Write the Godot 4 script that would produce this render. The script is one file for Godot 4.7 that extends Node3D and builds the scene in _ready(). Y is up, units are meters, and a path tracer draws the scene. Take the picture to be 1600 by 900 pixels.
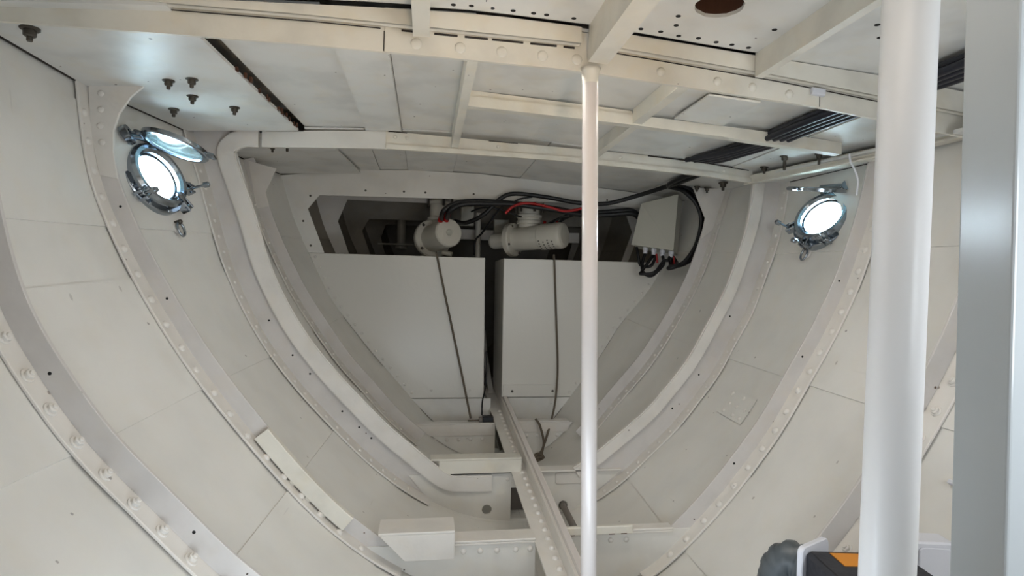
extends Node3D
# Inside of the narrow end of a riveted steel hull, looking along the ship towards -z. Metres, y up.

const KEEL_X := 0.58
const STATIONS := [1.75, -0.5, -2.0, -2.72, -3.5, -4.1, -4.7, -5.5, -6.4, -7.3]
const ZA := -2.0
const ZB := -2.72
const ZC := -3.5
const ZD := -4.1
const ZE := -4.7
const NS := 72

var M := {}
var taken := {}
var sec := [[], []]      # sec[side][station] = points from the deck down to the keel
var rng := RandomNumberGenerator.new()
var shared := {}

# ---------------------------------------------------------------- mesh collector
class MB:
	var v := PackedVector3Array()
	var n := PackedVector3Array()
	func tri(a: Vector3, b: Vector3, c: Vector3, na: Vector3, nb: Vector3, nc: Vector3) -> void:
		var g := (b - a).cross(c - a)
		if g.length_squared() < 1e-16:
			return
		v.append(a); n.append(na)
		if g.dot(na + nb + nc) > 0.0:
			v.append(c); n.append(nc); v.append(b); n.append(nb)
		else:
			v.append(b); n.append(nb); v.append(c); n.append(nc)
	func flat(a: Vector3, b: Vector3, c: Vector3, out: Vector3) -> void:
		var g := (b - a).cross(c - a)
		if g.length_squared() < 1e-16:
			return
		g = g.normalized()
		if g.dot(out) < 0.0:
			g = -g
		tri(a, b, c, g, g, g)
	func quad(a: Vector3, b: Vector3, c: Vector3, d: Vector3, out: Vector3) -> void:
		flat(a, b, c, out)
		flat(a, c, d, out)
	func mesh() -> ArrayMesh:
		var arr := []
		arr.resize(Mesh.ARRAY_MAX)
		arr[Mesh.ARRAY_VERTEX] = v
		arr[Mesh.ARRAY_NORMAL] = n
		var m := ArrayMesh.new()
		m.add_surface_from_arrays(Mesh.PRIMITIVE_TRIANGLES, arr)
		return m

# ---------------------------------------------------------------- naming and tagging
func numbered(called: String) -> String:
	var k: int = taken.get(called, 0)
	taken[called] = k + 1
	return called if k == 0 else "%s_%03d" % [called, k]

func thing(called: String, label: String, category: String, at: Vector3, group := "") -> Node3D:
	var o := Node3D.new()
	o.name = numbered(called)
	add_child(o)
	o.position = at
	o.set_meta("label", label)
	o.set_meta("category", category)
	if group:
		o.set_meta("group", group)
	return o

func base_of(o: Node) -> Vector3:
	var p := Vector3.ZERO
	while o != self and o is Node3D:
		p += o.position
		o = o.get_parent()
	return p

# a part given in world metres, hung under its thing
func part(called: String, mb, mat: Material, parent: Node, label := "") -> MeshInstance3D:
	var o := MeshInstance3D.new()
	o.name = called
	o.mesh = mb.mesh() if mb is MB else mb
	o.material_override = mat
	parent.add_child(o, true)
	if parent != self:
		o.position = -base_of(parent)
	if label:
		o.set_meta("label", label)
	return o

# a shared mesh placed by a transform in world metres
func piece(called: String, m: Mesh, mat: Material, parent: Node, t: Transform3D) -> MeshInstance3D:
	var o := MeshInstance3D.new()
	o.name = called
	o.mesh = m
	o.material_override = mat
	parent.add_child(o, true)
	var b := base_of(parent)
	o.transform = Transform3D(t.basis, t.origin - b)
	return o

func single(called: String, mb, mat: Material, label: String, category: String, group := "") -> MeshInstance3D:
	var o := MeshInstance3D.new()
	o.name = numbered(called)
	o.mesh = mb.mesh() if mb is MB else mb
	o.material_override = mat
	add_child(o)
	o.set_meta("label", label)
	o.set_meta("category", category)
	if group:
		o.set_meta("group", group)
	return o

func struct(called: String, label: String, category: String) -> Node3D:
	var o := Node3D.new()
	o.name = called
	add_child(o)
	o.set_meta("kind", "structure")
	o.set_meta("label", label)
	o.set_meta("category", category)
	return o

# ---------------------------------------------------------------- shapes
func facing(dir: Vector3, hint := Vector3.UP) -> Basis:   # z along dir, y as near hint as can be
	var z := dir.normalized()
	if absf(z.dot(hint.normalized())) > 0.98:
		hint = Vector3.RIGHT if absf(z.x) < 0.9 else Vector3.UP
	var x := hint.cross(z).normalized()
	return Basis(x, z.cross(x).normalized(), z)

func inset(poly: PackedVector2Array, d: float) -> PackedVector2Array:
	var out := PackedVector2Array()
	var k := poly.size()
	var area := 0.0
	for i in k:
		area += poly[i].cross(poly[(i + 1) % k])
	var s := 1.0 if area > 0.0 else -1.0
	for i in k:
		var e0 := (poly[i] - poly[(i + k - 1) % k]).normalized()
		var e1 := (poly[(i + 1) % k] - poly[i]).normalized()
		var n0 := Vector2(-e0.y, e0.x) * s
		var n1 := Vector2(-e1.y, e1.x) * s
		var m := (n0 + n1)
		m = m.normalized() if m.length() > 0.1 else n0
		out.append(poly[i] + m * d / maxf(0.4, m.dot(n0)))
	return out

# polygon in the xy plane of t, reaching from h0 to h1 along its z, with chamfered edges
func prism(mb: MB, poly: PackedVector2Array, t: Transform3D, h0: float, h1: float, ch := 0.0) -> void:
	var inner := inset(poly, ch) if ch > 0.0 else poly
	var idx := Geometry2D.triangulate_polygon(inner)
	var up := t.basis.z.normalized()
	for i in range(0, idx.size(), 3):
		for lid in 2:
			var h := h1 if lid == 0 else h0
			var q := []
			for j in 3:
				var p := inner[idx[i + j]]
				q.append(t * Vector3(p.x, p.y, h))
			mb.flat(q[0], q[1], q[2], up if lid == 0 else -up)
	var k := poly.size()
	var area := 0.0
	for i in k:
		area += poly[i].cross(poly[(i + 1) % k])
	var s := 1.0 if area > 0.0 else -1.0
	for i in k:
		var a := poly[i]
		var b := poly[(i + 1) % k]
		var e := (b - a).normalized()
		var o: Vector3 = t.basis * Vector3(e.y * s, -e.x * s, 0)
		mb.quad(t * Vector3(a.x, a.y, h0 + ch), t * Vector3(b.x, b.y, h0 + ch), t * Vector3(b.x, b.y, h1 - ch), t * Vector3(a.x, a.y, h1 - ch), o)
		if ch > 0.0:
			var ia := inner[i]
			var ib := inner[(i + 1) % k]
			mb.quad(t * Vector3(a.x, a.y, h1 - ch), t * Vector3(b.x, b.y, h1 - ch), t * Vector3(ib.x, ib.y, h1), t * Vector3(ia.x, ia.y, h1), o + up)
			mb.quad(t * Vector3(a.x, a.y, h0 + ch), t * Vector3(b.x, b.y, h0 + ch), t * Vector3(ib.x, ib.y, h0), t * Vector3(ia.x, ia.y, h0), o - up)

func rect(w: float, h: float) -> PackedVector2Array:
	return PackedVector2Array([Vector2(-w / 2, -h / 2), Vector2(w / 2, -h / 2), Vector2(w / 2, h / 2), Vector2(-w / 2, h / 2)])

func rounded(w: float, h: float, r: float, seg := 5) -> PackedVector2Array:
	var p := PackedVector2Array()
	var c := [Vector2(w / 2 - r, h / 2 - r), Vector2(-w / 2 + r, h / 2 - r), Vector2(-w / 2 + r, -h / 2 + r), Vector2(w / 2 - r, -h / 2 + r)]
	for q in 4:
		for i in seg + 1:
			var a := PI / 2 * (q + float(i) / seg)
			p.append(c[q] + Vector2(cos(a), sin(a)) * r)
	return p

func box(mb: MB, t: Transform3D, size: Vector3, ch := 0.002) -> void:
	prism(mb, rect(size.x, size.y), t, -size.z / 2, size.z / 2, ch)

func block(mb: MB, lo: Vector3, hi: Vector3, ch := 0.002) -> void:
	box(mb, Transform3D(Basis(), (lo + hi) / 2), (hi - lo).abs(), ch)

# profile points are (radius, height along z of t); hard edges unless soft
func lathe(mb: MB, prof: Array, t: Transform3D, seg := 24, soft := false) -> void:
	for i in prof.size() - 1:
		var p: Vector2 = prof[i]
		var q: Vector2 = prof[i + 1]
		var e := (q - p)
		if e.length() < 1e-7:
			continue
		e = e.normalized()
		var nr := Vector2(e.y, -e.x)
		var na := nr
		var nb := nr
		if soft:
			if i > 0:
				var d: Vector2 = (p - prof[i - 1]).normalized()
				na = (nr + Vector2(d.y, -d.x)).normalized()
			if i < prof.size() - 2:
				var d2: Vector2 = (prof[i + 2] - q).normalized()
				nb = (nr + Vector2(d2.y, -d2.x)).normalized()
		for j in seg:
			var a := TAU * j / seg
			var b := TAU * (j + 1) / seg
			var ca := Vector2(cos(a), sin(a))
			var cb := Vector2(cos(b), sin(b))
			var P := func(c: Vector2, w: Vector2) -> Vector3: return t * Vector3(c.x * w.x, c.y * w.x, w.y)
			var Nn := func(c: Vector2, w: Vector2) -> Vector3: return (t.basis * Vector3(c.x * w.x, c.y * w.x, w.y)).normalized()
			mb.tri(P.call(ca, p), P.call(cb, p), P.call(cb, q), Nn.call(ca, na), Nn.call(cb, na), Nn.call(cb, nb))
			mb.tri(P.call(ca, p), P.call(cb, q), P.call(ca, q), Nn.call(ca, na), Nn.call(cb, nb), Nn.call(ca, nb))

func curve(pts: Array, per := 8) -> PackedVector3Array:
	var out := PackedVector3Array()
	for i in pts.size() - 1:
		var p0: Vector3 = pts[maxi(i - 1, 0)]
		var p1: Vector3 = pts[i]
		var p2: Vector3 = pts[i + 1]
		var p3: Vector3 = pts[mini(i + 2, pts.size() - 1)]
		for k in per:
			out.append(p1.cubic_interpolate(p2, p0, p3, float(k) / per))
	out.append(pts[pts.size() - 1])
	return out

# radius may be one number or one per point
func tube(mb: MB, pts: PackedVector3Array, radius, sides := 10) -> void:
	var k := pts.size()
	var x := Vector3.ZERO
	var rings := []
	var dirs := []
	for i in k:
		var d := (pts[mini(i + 1, k - 1)] - pts[maxi(i - 1, 0)]).normalized()
		if i == 0:
			x = facing(d).x
		x = (x - d * x.dot(d)).normalized()
		var y := d.cross(x)
		var r: float = radius if radius is float else radius[i]
		var ring := []
		var nn := []
		for j in sides:
			var a := TAU * j / sides
			var o := x * cos(a) + y * sin(a)
			ring.append(pts[i] + o * r)
			nn.append(o)
		rings.append(ring)
		dirs.append(nn)
	for i in k - 1:
		for j in sides:
			var j2 := (j + 1) % sides
			mb.tri(rings[i][j], rings[i][j2], rings[i + 1][j2], dirs[i][j], dirs[i][j2], dirs[i + 1][j2])
			mb.tri(rings[i][j], rings[i + 1][j2], rings[i + 1][j], dirs[i][j], dirs[i + 1][j2], dirs[i + 1][j])
	for e in 2:
		var i2 := 0 if e == 0 else k - 1
		var out := (pts[0] - pts[1]) if e == 0 else (pts[k - 1] - pts[k - 2])
		for j in range(1, sides - 1):
			mb.flat(rings[i2][0], rings[i2][j], rings[i2][j + 1], out)

# a plate between two lines of points (same count), pushed along depth
func strip(mb: MB, a: Array, b: Array, depth: Vector3) -> void:
	var k := a.size()
	for i in k - 1:
		var mid: Vector3 = (a[i] + b[i]) / 2 + depth / 2
		mb.quad(a[i], a[i + 1], b[i + 1], b[i], -depth)
		mb.quad(a[i] + depth, a[i + 1] + depth, b[i + 1] + depth, b[i] + depth, depth)
		mb.quad(a[i], a[i + 1], a[i + 1] + depth, a[i] + depth, a[i] - mid)
		mb.quad(b[i], b[i + 1], b[i + 1] + depth, b[i] + depth, b[i] - mid)
	mb.quad(a[0], b[0], b[0] + depth, a[0] + depth, a[0] - a[1])
	mb.quad(a[k - 1], b[k - 1], b[k - 1] + depth, a[k - 1] + depth, a[k - 1] - a[k - 2])

# a plate with a round hole; put.call(p, h) turns plan point and height into space
func holed(mb: MB, outline: PackedVector2Array, c: Vector2, r: float, h0: float, h1: float, put: Callable, step := 0.03, rough := 0.0) -> void:
	var rim := []
	for i in outline.size():
		var a := outline[i]
		var b := outline[(i + 1) % outline.size()]
		var m := maxi(1, int(ceil((b - a).length() / step)))
		for k in m:
			rim.append(a.lerp(b, float(k) / m))
	var hole := []
	for i in rim.size():
		var d: Vector2 = (rim[i] - c).normalized()
		hole.append(c + d * r * (1.0 + rough * sin(i * 2.7) * cos(i * 1.3)))
	var rings := 6
	var k := rim.size()
	for i in k:
		var j := (i + 1) % k
		for q in rings:
			var f0 := pow(float(q) / rings, 1.4)
			var f1 := pow(float(q + 1) / rings, 1.4)
			var p := [hole[i].lerp(rim[i], f0), hole[j].lerp(rim[j], f0), hole[j].lerp(rim[j], f1), hole[i].lerp(rim[i], f1)]
			var top := []
			var low := []
			for w in p:
				top.append(put.call(w, h1))
				low.append(put.call(w, h0))
			mb.quad(top[0], top[1], top[2], top[3], top[0] - low[0])
			mb.quad(low[0], low[1], low[2], low[3], low[0] - top[0])
		mb.quad(put.call(hole[i], h0), put.call(hole[j], h0), put.call(hole[j], h1), put.call(hole[i], h1), put.call(c, h0) - put.call(hole[i], h0))
		mb.quad(put.call(rim[i], h0), put.call(rim[j], h0), put.call(rim[j], h1), put.call(rim[i], h1), put.call(rim[i], h0) - put.call(c, h0))

# ---------------------------------------------------------------- the hull's form
func resample(raw: Array, count: int) -> PackedVector2Array:
	var p := PackedVector2Array()
	for i in raw.size() - 1:
		for k in 10:
			p.append(raw[i].cubic_interpolate(raw[i + 1], raw[maxi(i - 1, 0)], raw[mini(i + 2, raw.size() - 1)], k / 10.0))
	p.append(raw[raw.size() - 1])
	var total := 0.0
	for i in p.size() - 1:
		total += p[i].distance_to(p[i + 1])
	var out := PackedVector2Array()
	var i := 0
	var run := 0.0
	for k in count:
		var want := total * k / (count - 1)
		while i < p.size() - 2 and run + p[i].distance_to(p[i + 1]) < want:
			run += p[i].distance_to(p[i + 1])
			i += 1
		out.append(p[i].lerp(p[i + 1], clampf((want - run) / maxf(1e-6, p[i].distance_to(p[i + 1])), 0, 1)))
	for pass_ in 6:
		var o := out.duplicate()
		for k in range(1, count - 1):
			o[k] = (out[k - 1] + out[k] * 2.0 + out[k + 1]) / 4.0
		out = o
	return out

func make_sections() -> void:
	var V := func(a: Array) -> Array:
		var o := []
		for i in range(0, a.size(), 2):
			o.append(Vector2(a[i], a[i + 1]))
		return o
	var left := {
		2: V.call([-1.5, 2.4, -1.47, 2.1, -1.43, 1.7, -1.375, 1.4, -1.3, 1.16, -1.19, 0.97, -1.05, 0.76, -0.82, 0.51, -0.67, 0.345, -0.4, 0.12, -0.1, -0.08, 0.2, -0.2, 0.58, -0.26]),
		3: V.call([-1.5, 2.4, -1.465, 2.1, -1.42, 1.77, -1.36, 1.6, -1.27, 1.4, -1.12, 1.13, -0.96, 0.88, -0.7, 0.54, -0.52, 0.33, -0.36, 0.17, -0.13, 0.0, 0.1, -0.11, 0.35, -0.18, 0.6, -0.2]),
		4: V.call([-1.4, 2.4, -1.32, 2.1, -1.25, 1.9, -1.17, 1.6, -1.09, 1.34, -0.95, 1.04, -0.84, 0.87, -0.71, 0.7, -0.5, 0.47, -0.3, 0.27, -0.1, 0.11, 0.1, -0.01, 0.35, -0.1, 0.62, -0.13]),
		5: V.call([-1.33, 2.4, -1.24, 2.1, -1.13, 1.76, -1.05, 1.56, -0.95, 1.35, -0.87, 1.2, -0.72, 0.97, -0.56, 0.74, -0.41, 0.58, -0.28, 0.42, -0.13, 0.28, 0.1, 0.09, 0.35, -0.03, 0.6, -0.08]),
		6: V.call([-1.22, 2.4, -1.12, 2.1, -1.03, 1.8, -0.89, 1.5, -0.75, 1.2, -0.6, 1.0, -0.42, 0.77, -0.28, 0.61, -0.03, 0.32, 0.16, 0.14, 0.38, 0.03, 0.62, -0.02])}
	var right := {
		2: V.call([2.42, 2.4, 2.36, 2.1, 2.3, 1.7, 2.2, 1.32, 2.08, 1.05, 1.97, 0.86, 1.82, 0.63, 1.67, 0.42, 1.45, 0.18, 1.2, -0.02, 0.95, -0.17, 0.75, -0.24, 0.58, -0.26]),
		3: V.call([2.45, 2.4, 2.4, 2.1, 2.31, 1.71, 2.26, 1.56, 2.2, 1.38, 2.1, 1.17, 2.03, 1.04, 1.92, 0.86, 1.77, 0.61, 1.63, 0.43, 1.49, 0.26, 1.31, 0.08, 1.15, -0.06, 0.95, -0.16, 0.6, -0.2]),
		4: V.call([2.36, 2.4, 2.32, 2.1, 2.28, 1.78, 2.22, 1.55, 2.14, 1.35, 2.08, 1.16, 1.97, 0.99, 1.87, 0.79, 1.74, 0.63, 1.59, 0.44, 1.44, 0.31, 1.25, 0.13, 1.05, 0.0, 0.85, -0.09, 0.62, -0.13]),
		5: V.call([2.3, 2.4, 2.26, 2.1, 2.17, 1.83, 2.1, 1.6, 2.02, 1.39, 1.93, 1.21, 1.78, 0.96, 1.64, 0.75, 1.42, 0.5, 1.15, 0.18, 0.9, 0.0, 0.6, -0.08]),
		6: V.call([2.25, 2.4, 2.2, 2.1, 2.1, 1.75, 1.95, 1.4, 1.8, 1.2, 1.6, 0.97, 1.52, 0.82, 1.2, 0.38, 0.95, 0.09, 0.62, -0.04])}
	for s in 2:
		var src: Dictionary = left if s == 0 else right
		for k in STATIONS.size():
			var raw: Array
			if k < 2:
				raw = grown(src[2], [1.12, 1.07][k], 0.0)
			elif k <= 6:
				raw = src[k]
			else:
				raw = grown(src[6], [0.9, 0.78, 0.66][k - 7], [0.12, 0.3, 0.5][k - 7])
			sec[s].append(resample(raw, NS + 1))

func grown(src: Array, f: float, lift: float) -> Array:
	var o := []
	for p in src:
		var h: float = clampf((2.4 - p.y) / 2.4, 0.0, 1.0)
		o.append(Vector2(KEEL_X + (p.x - KEEL_X) * f, p.y + lift * h))
	return o

func hull2(s: int, t: float, z: float) -> Vector2:
	var k := 0
	while k < STATIONS.size() - 2 and z < STATIONS[k + 1]:
		k += 1
	var f: float = (z - STATIONS[k]) / (STATIONS[k + 1] - STATIONS[k])
	var u := clampf(t, 0.0, 1.0) * NS
	var i := mini(int(u), NS - 1)
	var a: Vector2 = sec[s][k][i].lerp(sec[s][k][i + 1], u - i)
	var b: Vector2 = sec[s][k + 1][i].lerp(sec[s][k + 1][i + 1], u - i)
	return a.lerp(b, f)

func hull(s: int, t: float, z: float) -> Vector3:
	var p := hull2(s, t, z)
	return Vector3(p.x, p.y, z)

func along(s: int, t: float, z: float) -> Vector3:      # down the girth
	var p := hull2(s, minf(t + 0.012, 1.0), z) - hull2(s, maxf(t - 0.012, 0.0), z)
	return Vector3(p.x, p.y, 0).normalized()

func inward(s: int, t: float, z: float) -> Vector3:     # towards the room, in the frame's plane
	var d := along(s, t, z)
	return Vector3(-d.y, d.x, 0) * (1.0 if s == 0 else -1.0)

func true_inward(s: int, t: float, z: float) -> Vector3:
	var d := along(s, t, z)
	var e := (hull(s, t, z + 0.05) - hull(s, t, z - 0.05)).normalized()
	var c := d.cross(e).normalized()
	return c if c.dot(inward(s, t, z)) > 0 else -c

func t_at(s: int, z: float, y: float) -> float:
	var a := 0.0
	var b := 1.0
	for i in 24:
		var m := (a + b) / 2
		if hull2(s, m, z).y > y:
			a = m
		else:
			b = m
	return (a + b) / 2

func on_hull(s: int, t: float, z: float, dn: float, dz: float) -> Vector3:
	return hull(s, t, z + dz) + inward(s, t, z) * dn

# closed profile of (distance from the plating, distance towards the camera), swept down the girth
func hull_bar(mb: MB, s: int, t0: float, t1: float, z: float, prof: Array, steps := 40) -> void:
	var k := prof.size()
	var mid := Vector2.ZERO
	for p in prof:
		mid += p / k
	var rows := []
	for i in steps + 1:
		var t := lerpf(t0, t1, float(i) / steps)
		var row := []
		for p in prof:
			row.append(on_hull(s, t, z, p.x, p.y))
		rows.append(row)
	for j in k:
		var j2 := (j + 1) % k
		var e: Vector2 = (prof[j2] - prof[j]).normalized()
		var o := Vector2(e.y, -e.x)
		if o.dot((prof[j] + prof[j2]) / 2 - mid) < 0:
			o = -o
		for i in steps:
			var ta := lerpf(t0, t1, float(i) / steps)
			var tb := lerpf(t0, t1, float(i + 1) / steps)
			var na := inward(s, ta, z) * o.x + Vector3(0, 0, o.y)
			var nb := inward(s, tb, z) * o.x + Vector3(0, 0, o.y)
			mb.tri(rows[i][j], rows[i][j2], rows[i + 1][j2], na, na, nb)
			mb.tri(rows[i][j], rows[i + 1][j2], rows[i + 1][j], na, nb, nb)
	for e2 in 2:
		var r: Array = rows[0] if e2 == 0 else rows[steps]
		var o2 := along(s, t0, z) * -1.0 if e2 == 0 else along(s, t1, z)
		for j in range(1, k - 1):
			mb.flat(r[0], r[j], r[j + 1], o2)

func prof_rect(n0: float, n1: float, z0: float, z1: float, c := 0.0015) -> Array:
	return [Vector2(n0 + c, z0), Vector2(n1 - c, z0), Vector2(n1, z0 + c), Vector2(n1, z1 - c), Vector2(n1 - c, z1), Vector2(n0 + c, z1), Vector2(n0, z1 - c), Vector2(n0, z0 + c)]

# hull plate: o = how far outside the moulded line its inner face lies
func hull_plate(mb: MB, s: int, t0: float, t1: float, z0: float, z1: float, o: float, thick := 0.012) -> void:
	var nt := maxi(2, int(ceil((t1 - t0) * 60)))
	var nz := maxi(2, int(ceil(absf(z1 - z0) / 0.12)))
	var inn := []
	var outn := []
	var nor := []
	for i in nt + 1:
		var a := []
		var b := []
		var c := []
		for j in nz + 1:
			var t := lerpf(t0, t1, float(i) / nt)
			var z := lerpf(z0, z1, float(j) / nz)
			var n := true_inward(s, t, z)
			a.append(hull(s, t, z) - n * o)
			b.append(hull(s, t, z) - n * (o + thick))
			c.append(n)
		inn.append(a)
		outn.append(b)
		nor.append(c)
	for i in nt:
		for j in nz:
			for side in 2:
				var g: Array = inn if side == 0 else outn
				var sg := 1.0 if side == 0 else -1.0
				mb.tri(g[i][j], g[i + 1][j], g[i + 1][j + 1], nor[i][j] * sg, nor[i + 1][j] * sg, nor[i + 1][j + 1] * sg)
				mb.tri(g[i][j], g[i + 1][j + 1], g[i][j + 1], nor[i][j] * sg, nor[i + 1][j + 1] * sg, nor[i][j + 1] * sg)
	for j in nz:
		mb.quad(inn[0][j], inn[0][j + 1], outn[0][j + 1], outn[0][j], inn[0][j] - inn[1][j])
		mb.quad(inn[nt][j], inn[nt][j + 1], outn[nt][j + 1], outn[nt][j], inn[nt][j] - inn[nt - 1][j])
	for i in nt:
		mb.quad(inn[i][0], inn[i + 1][0], outn[i + 1][0], outn[i][0], inn[i][0] - inn[i][1])
		mb.quad(inn[i][nz], inn[i + 1][nz], outn[i + 1][nz], outn[i][nz], inn[i][nz] - inn[i][nz - 1])

func yd(x: float) -> float:      # underside of the deck: a little camber
	var p := [Vector2(-2.2, 2.1), Vector2(-1.55, 2.15), Vector2(-0.97, 2.19), Vector2(-0.2, 2.225), Vector2(0.15, 2.235), Vector2(0.55, 2.222), Vector2(1.0, 2.187), Vector2(1.76, 2.135), Vector2(2.45, 2.06), Vector2(3.2, 1.99)]
	for i in p.size() - 1:
		if x <= p[i + 1].x:
			return lerpf(p[i].y, p[i + 1].y, (x - p[i].x) / (p[i + 1].x - p[i].x))
	return 1.99

func line_y(p: Array, x: float) -> float:
	for i in p.size() - 1:
		if x <= p[i + 1].x or i == p.size() - 2:
			return lerpf(p[i].y, p[i + 1].y, (x - p[i].x) / (p[i + 1].x - p[i].x))
	return 0.0

func deck_slab(mb: MB, x0: float, x1: float, z0: float, z1: float, y0: float, y1: float) -> void:   # y offsets from the deck line
	var a := []
	var b := []
	var k := maxi(1, int(ceil((x1 - x0) / 0.2)))
	for i in k + 1:
		var x := lerpf(x0, x1, float(i) / k)
		a.append(Vector3(x, yd(x) + y1, z0))
		b.append(Vector3(x, yd(x) + y0, z0))
	strip(mb, a, b, Vector3(0, 0, z1 - z0))

func cross_bar(mb: MB, x0: float, x1: float, top: Array, low: Array, z0: float, z1: float) -> void:
	var a := []
	var b := []
	var k := maxi(2, int(ceil((x1 - x0) / 0.15)))
	for i in k + 1:
		var x := lerpf(x0, x1, float(i) / k)
		a.append(Vector3(x, line_y(top, x), z0))
		b.append(Vector3(x, line_y(low, x), z0))
	strip(mb, a, b, Vector3(0, 0, z1 - z0))

func rivet_mesh(r: float, h: float, kind: String) -> Mesh:
	var key := "%s_%.4f_%.4f" % [kind, r, h]
	if shared.has(key):
		return shared[key]
	var mb := MB.new()
	var t := Transform3D()
	if kind == "dome":
		var prof := []
		for i in 5:
			var a := PI / 2 * i / 4.0
			prof.append(Vector2(maxf(r * cos(a), 0.0001), h * sin(a)))
		lathe(mb, prof, t, 10, true)
	elif kind == "nut":      # washer, worn nut, stub of thread
		lathe(mb, [Vector2(r, -0.002), Vector2(r, h * 0.18), Vector2(r * 0.94, h * 0.25), Vector2(0.0001, h * 0.25)], t, 14)
		lathe(mb, [Vector2(r * 0.7, h * 0.2), Vector2(r * 0.7, h * 0.62), Vector2(r * 0.58, h * 0.72), Vector2(0.0001, h * 0.72)], t, 6)
		lathe(mb, [Vector2(r * 0.36, h * 0.6), Vector2(r * 0.36, h * 0.92), Vector2(r * 0.28, h), Vector2(0.0001, h)], t, 10)
	shared[key] = mb.mesh()
	return shared[key]

func studs(called: String, parent: Node, mat: Material, s: int, z: float, ts: Array, dn: float, dz: float, r: float, h: float, kind := "dome") -> void:
	var m := rivet_mesh(r, h, kind)
	for t in ts:
		var jt: float = t + rng.randf_range(-0.0015, 0.0015)
		var b := facing(true_inward(s, jt, z + dz), Vector3(0, 0, 1)).rotated(true_inward(s, jt, z + dz), rng.randf() * TAU)
		piece(called, m, mat, parent, Transform3D(b, on_hull(s, jt, z, dn, dz + rng.randf_range(-0.003, 0.003))))

func spread(s: int, z: float, y0: float, y1: float, pitch: float) -> Array:
	var a := t_at(s, z, y0)
	var b := t_at(s, z, y1)
	var length := 0.0
	for i in 20:
		length += hull2(s, lerpf(a, b, i / 20.0), z).distance_to(hull2(s, lerpf(a, b, (i + 1) / 20.0), z))
	var k := maxi(1, int(round(length / pitch)))
	var o := []
	for i in k + 1:
		o.append(lerpf(a, b, float(i) / k))
	return o

# ---------------------------------------------------------------- materials
func grime_image(size: int, sd: int, dark: float, specks: int) -> Image:
	var nz := FastNoiseLite.new()
	nz.seed = sd
	nz.frequency = 0.006
	nz.fractal_octaves = 5
	var im := nz.get_seamless_image(size, size)
	im.convert(Image.FORMAT_RGBA8)
	var warm := FastNoiseLite.new()
	warm.seed = sd + 7
	warm.frequency = 0.012
	var w := warm.get_seamless_image(size, size)
	var r := RandomNumberGenerator.new()
	r.seed = sd
	for y in size:
		for x in size:
			var g := im.get_pixel(x, y).r
			var h := w.get_pixel(x, y).r
			var d := 1.0 - dark * smoothstep(0.35, 0.9, g)
			var y_ := dark * 0.6 * smoothstep(0.45, 0.95, h)
			im.set_pixel(x, y, Color(d, d * (1.0 - y_ * 0.35), d * (1.0 - y_)))
	for i in specks:
		var c := Vector2i(r.randi_range(0, size - 1), r.randi_range(0, size - 1))
		var rad := r.randf_range(0.6, 2.2)
		var tone := Color(0.16, 0.11, 0.08).lerp(Color(0.5, 0.42, 0.34), r.randf())
		for dy in range(-3, 4):
			for dx in range(-3, 4):
				if Vector2(dx, dy).length() < rad + r.randf() * 0.6:
					im.set_pixel(posmod(c.x + dx, size), posmod(c.y + dy, size), tone)
	return im

func bump_image(size: int, sd: int, freq: float, strength: float) -> ImageTexture:
	var nz := FastNoiseLite.new()
	nz.seed = sd
	nz.frequency = freq
	nz.fractal_octaves = 3
	var im := nz.get_seamless_image(size, size)
	im.convert(Image.FORMAT_RGBA8)
	im.bump_map_to_normal_map(strength)
	return ImageTexture.create_from_image(im)

func paint(called: String, c: Color, rough: float, grime: Texture2D, bump: Texture2D, bump_scale := 0.3) -> StandardMaterial3D:
	var m := StandardMaterial3D.new()
	m.resource_name = called
	m.albedo_color = c
	m.roughness = rough
	m.metallic_specular = 0.5
	m.uv1_triplanar = true
	m.uv1_world_triplanar = true
	m.uv1_scale = Vector3(0.62, 0.62, 0.62)
	if grime:
		m.albedo_texture = grime
	if bump:
		m.normal_enabled = true
		m.normal_texture = bump
		m.normal_scale = bump_scale
	return m

func plain(called: String, c: Color, rough: float, metal := 0.0) -> StandardMaterial3D:
	var m := StandardMaterial3D.new()
	m.resource_name = called
	m.albedo_color = c
	m.roughness = rough
	m.metallic = metal
	return m

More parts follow.
